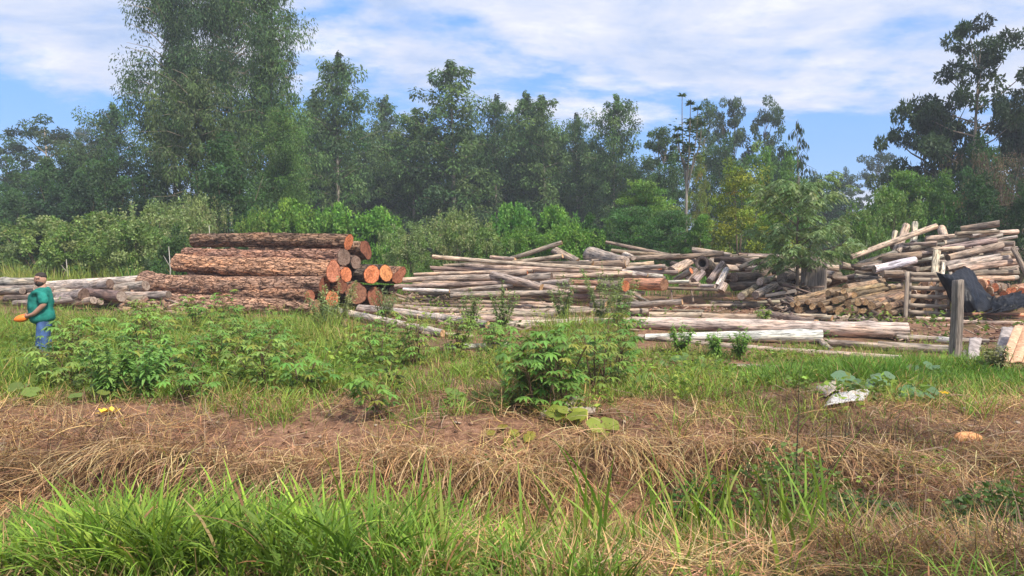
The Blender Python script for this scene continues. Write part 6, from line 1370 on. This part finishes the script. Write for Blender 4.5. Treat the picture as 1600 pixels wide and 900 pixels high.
def build_man():
    p = gpx(72, 568); p.z = float(gz(p.x, p.y))
    # local frame: the man faces local +X; turned so that he faces left and a little towards the camera
    o = tag(empty('person', p, math.radians(180 + 24)), 'bearded man in teal T-shirt and blue trousers holding an orange squash', 'person')
    H = at(70, 432, p.y).z - p.z; o.scale = (H / 1.74 * 1.10, H / 1.74 * 1.10, H / 1.74 * 1.03)
    B = [(0, 0, .95, (.115, .135)), (.05, 0, 1.12, (.13, .15)), (.03, 0, 1.30, (.12, .16)), (0, 0, 1.42, (.08, .13)), (.0, 0, 1.50, .066), (.015, 0, 1.555, .062),   # 0-5 pelvis .. neck
         (.025, 0, 1.62, (.086, .072)), (.02, 0, 1.69, (.084, .072)),                                          # 6,7 head
         (-.02, .185, 1.38, .058), (-.05, .26, 1.17, .054), (.12, .20, .99, .043), (.21, .13, .955, .032),      # 8-11 left arm (near the camera)
         (-.02, -.185, 1.38, .058), (.03, -.25, 1.16, .054), (.15, -.17, 1.02, .043), (.25, -.07, .96, .032),  # 12-15 right arm
         (0, .09, .84, .08), (.03, .12, .48, .066), (-.01, .13, .10, .046), (.0, .13, .05, .05), (.14, .15, .03, .04),      # 16-20 left leg
         (0, -.09, .84, .08), (.02, -.12, .48, .066), (-.03, -.13, .10, .046), (-.02, -.13, .05, .05), (.12, -.15, .03, .04)]  # 21-25 right leg
    E = [(0, 1), (1, 2), (2, 3), (3, 4), (4, 5), (5, 6), (6, 7), (3, 8), (8, 9), (9, 10), (10, 11), (3, 12), (12, 13), (13, 14), (14, 15), (0, 16), (16, 17), (17, 18), (18, 19), (19, 20), (0, 21), (21, 22), (22, 23), (23, 24), (24, 25)]
    def hand(base, fwd, side, up):
        b, f, s, u = (Vector(v) for v in (base, fwd, side, up)); k = len(B)
        B.append((*(b + f * .05), (.034, .020))); E.append(((11 if b.y > 0 else 15), k))
        for q in range(4):
            L = (.055, .066, .062, .048)[q]; r0 = b + f * .085 + s * (.027 - .018 * q); n0 = len(B)
            B.extend([(*r0, .0095), (*(r0 + f * L * .55 - u * .012), .0088), (*(r0 + f * L * .85 - u * .040), .0078)]); E.extend([(k, n0), (n0, n0 + 1), (n0 + 1, n0 + 2)])
        n0 = len(B); B.extend([(*(b + f * .03 + s * .035), .0115), (*(b + f * .065 + s * .058 - u * .015), .0095)]); E.extend([(k, n0), (n0, n0 + 1)])
    hand((.21, .13, .955), (.80, -.45, -.40), (.35, .2, .9), (.45, .85, .1)); hand((.25, -.07, .96), (.75, .55, -.35), (.35, -.1, .9), (.45, -.85, .1))
    skin('body', B, E, M_SKIN, o)
    head = empty('head_features', (.02, 0, 1.64), math.radians(52)); head.parent = o     # face turned to the camera
    def part(name, mb, mat): return mb.build(name, mat, o, True)
    R = Matrix.Rotation(math.radians(64), 3, 'Z'); C = Vector((.022, 0, 1.635))
    w = lambda x, y, z: tuple(C + R @ Vector((x, y, z)))
    bpy.data.objects.remove(head)
    m = MB(); ell(m, w(.016, 0, -.005), (.100, .084, .118)); ell(m, w(.102, 0, -.012), (.017, .012, .022), n=10, m=8); ell(m, w(.0, .085, -.005), (.018, .012, .032), n=8, m=6); ell(m, w(.0, -.085, -.005), (.018, .012, .032), n=8, m=6); ell(m, w(.088, 0, .032), (.020, .055, .010), n=10, m=6)
    part('face', m, M_SKIN)
    m = MB(); ell(m, w(-.008, 0, .056), (.096, .094, .080), n=18, m=12, shape=lambda d: 1 + .03 * math.sin(9 * d.x) * math.sin(11 * d.y)); part('hair', m, M_HAIR)
    m = MB(); ell(m, w(.036, 0, -.075), (.076, .076, .062), n=16, m=10); ell(m, w(.098, 0, -.045), (.014, .034, .010), n=10, m=6); part('beard', m, M_HAIR)
    m = MB(); ell(m, w(.098, 0, -.062), (.014, .026, .007), n=10, m=6); part('mouth', m, M_LIP)
    for s in (-1, 1):
        m = MB(); ell(m, w(.086, .034 * s, .014), (.009, .013, .0065), n=10, m=6); e = part('eye', m, M_EYE); m = MB(); ell(m, w(.0935, .034 * s, .014), (.003, .006, .0062), n=8, m=6); pu = m.build('pupil', M_HAIR, e, True)
        m = MB(); ell(m, w(.094, .036 * s, .034), (.010, .026, .006), n=10, m=6); part('eyebrow', m, M_HAIR)
    S = [(.0, 0, .79, (.19, .205)), (.015, 0, .90, (.205, .215)), (.045, 0, 1.04, (.205, .21)), (.05, 0, 1.15, (.20, .21)), (.02, 0, 1.30, (.175, .215)), (-.005, 0, 1.425, (.10, .15)), (.0, 0, 1.475, .080), (-.02, .19, 1.39, .080), (-.045, .26, 1.17, .080), (-.02, -.19, 1.39, .080), (-.03, -.27, 1.17, .084)]
    skin('t_shirt', S, [(0, 1), (1, 2), (2, 3), (3, 4), (4, 5), (5, 6), (5, 7), (7, 8), (5, 9), (9, 10)], M_SHIRT, o)
    J = [(0, 0, .97, (.11, .12)), (0, 0, .87, (.145, .155)), (.0, .09, .76, .115), (.035, .12, .48, .100), (.0, .13, .08, .092), (.0, -.09, .76, .115), (.025, -.12, .48, .100), (-.02, -.13, .08, .092)]
    skin('trousers', J, [(0, 1), (1, 2), (2, 3), (3, 4), (1, 5), (5, 6), (6, 7)], M_JEANS, o)
    tx = bpy.data.textures.new('cloth_folds', 'CLOUDS'); tx.noise_scale = .15; tx.noise_depth = 2
    for c in list(o.children):
        if c.name.startswith(('t_shirt', 'trousers')):
            dm = c.modifiers.new('folds', 'DISPLACE'); dm.texture = tx; dm.strength = .05; dm.mid_level = .30; dm.texture_coords = 'LOCAL'
    for s, x in ((.14, .05), (-.14, .03)):
        m = MB(); ell(m, (x, s, .045), (.135, .055, .055), n=14, m=8); part('shoe', m, M_HAIR)
    bpy.context.view_layer.update(); q = o.matrix_world @ Vector((.335, .055, .90))
    squash_fruit('held_squash', q, .26, .075, (.1, .22, math.radians(180 + 24)), M_ORANGE, 'bright orange squash held in the hands of the bearded man', .8, 2)
build_man()

# ------------------------------------------------------------------ haze in the air
def build_haze():
    m, nt, out = new_mat('morning_haze')
    v = nd(nt, 'ShaderNodeVolumePrincipled', {'Color': (.80, .86, .95, 1), 'Density': HAZE, 'Anisotropy': 0.1}); nt.links.new(v.outputs[0], out.inputs['Volume'])
    mb = MB(); mb.box((0, 130, 18.75), (620, 290, 42.5)); o = mb.build('haze', m); tag(o, 'faint blue haze in front of the far trees', 'haze', kind='stuff'); m.cycles.homogeneous_volume = True
HAZE = 0.0011
if HAZE: build_haze()
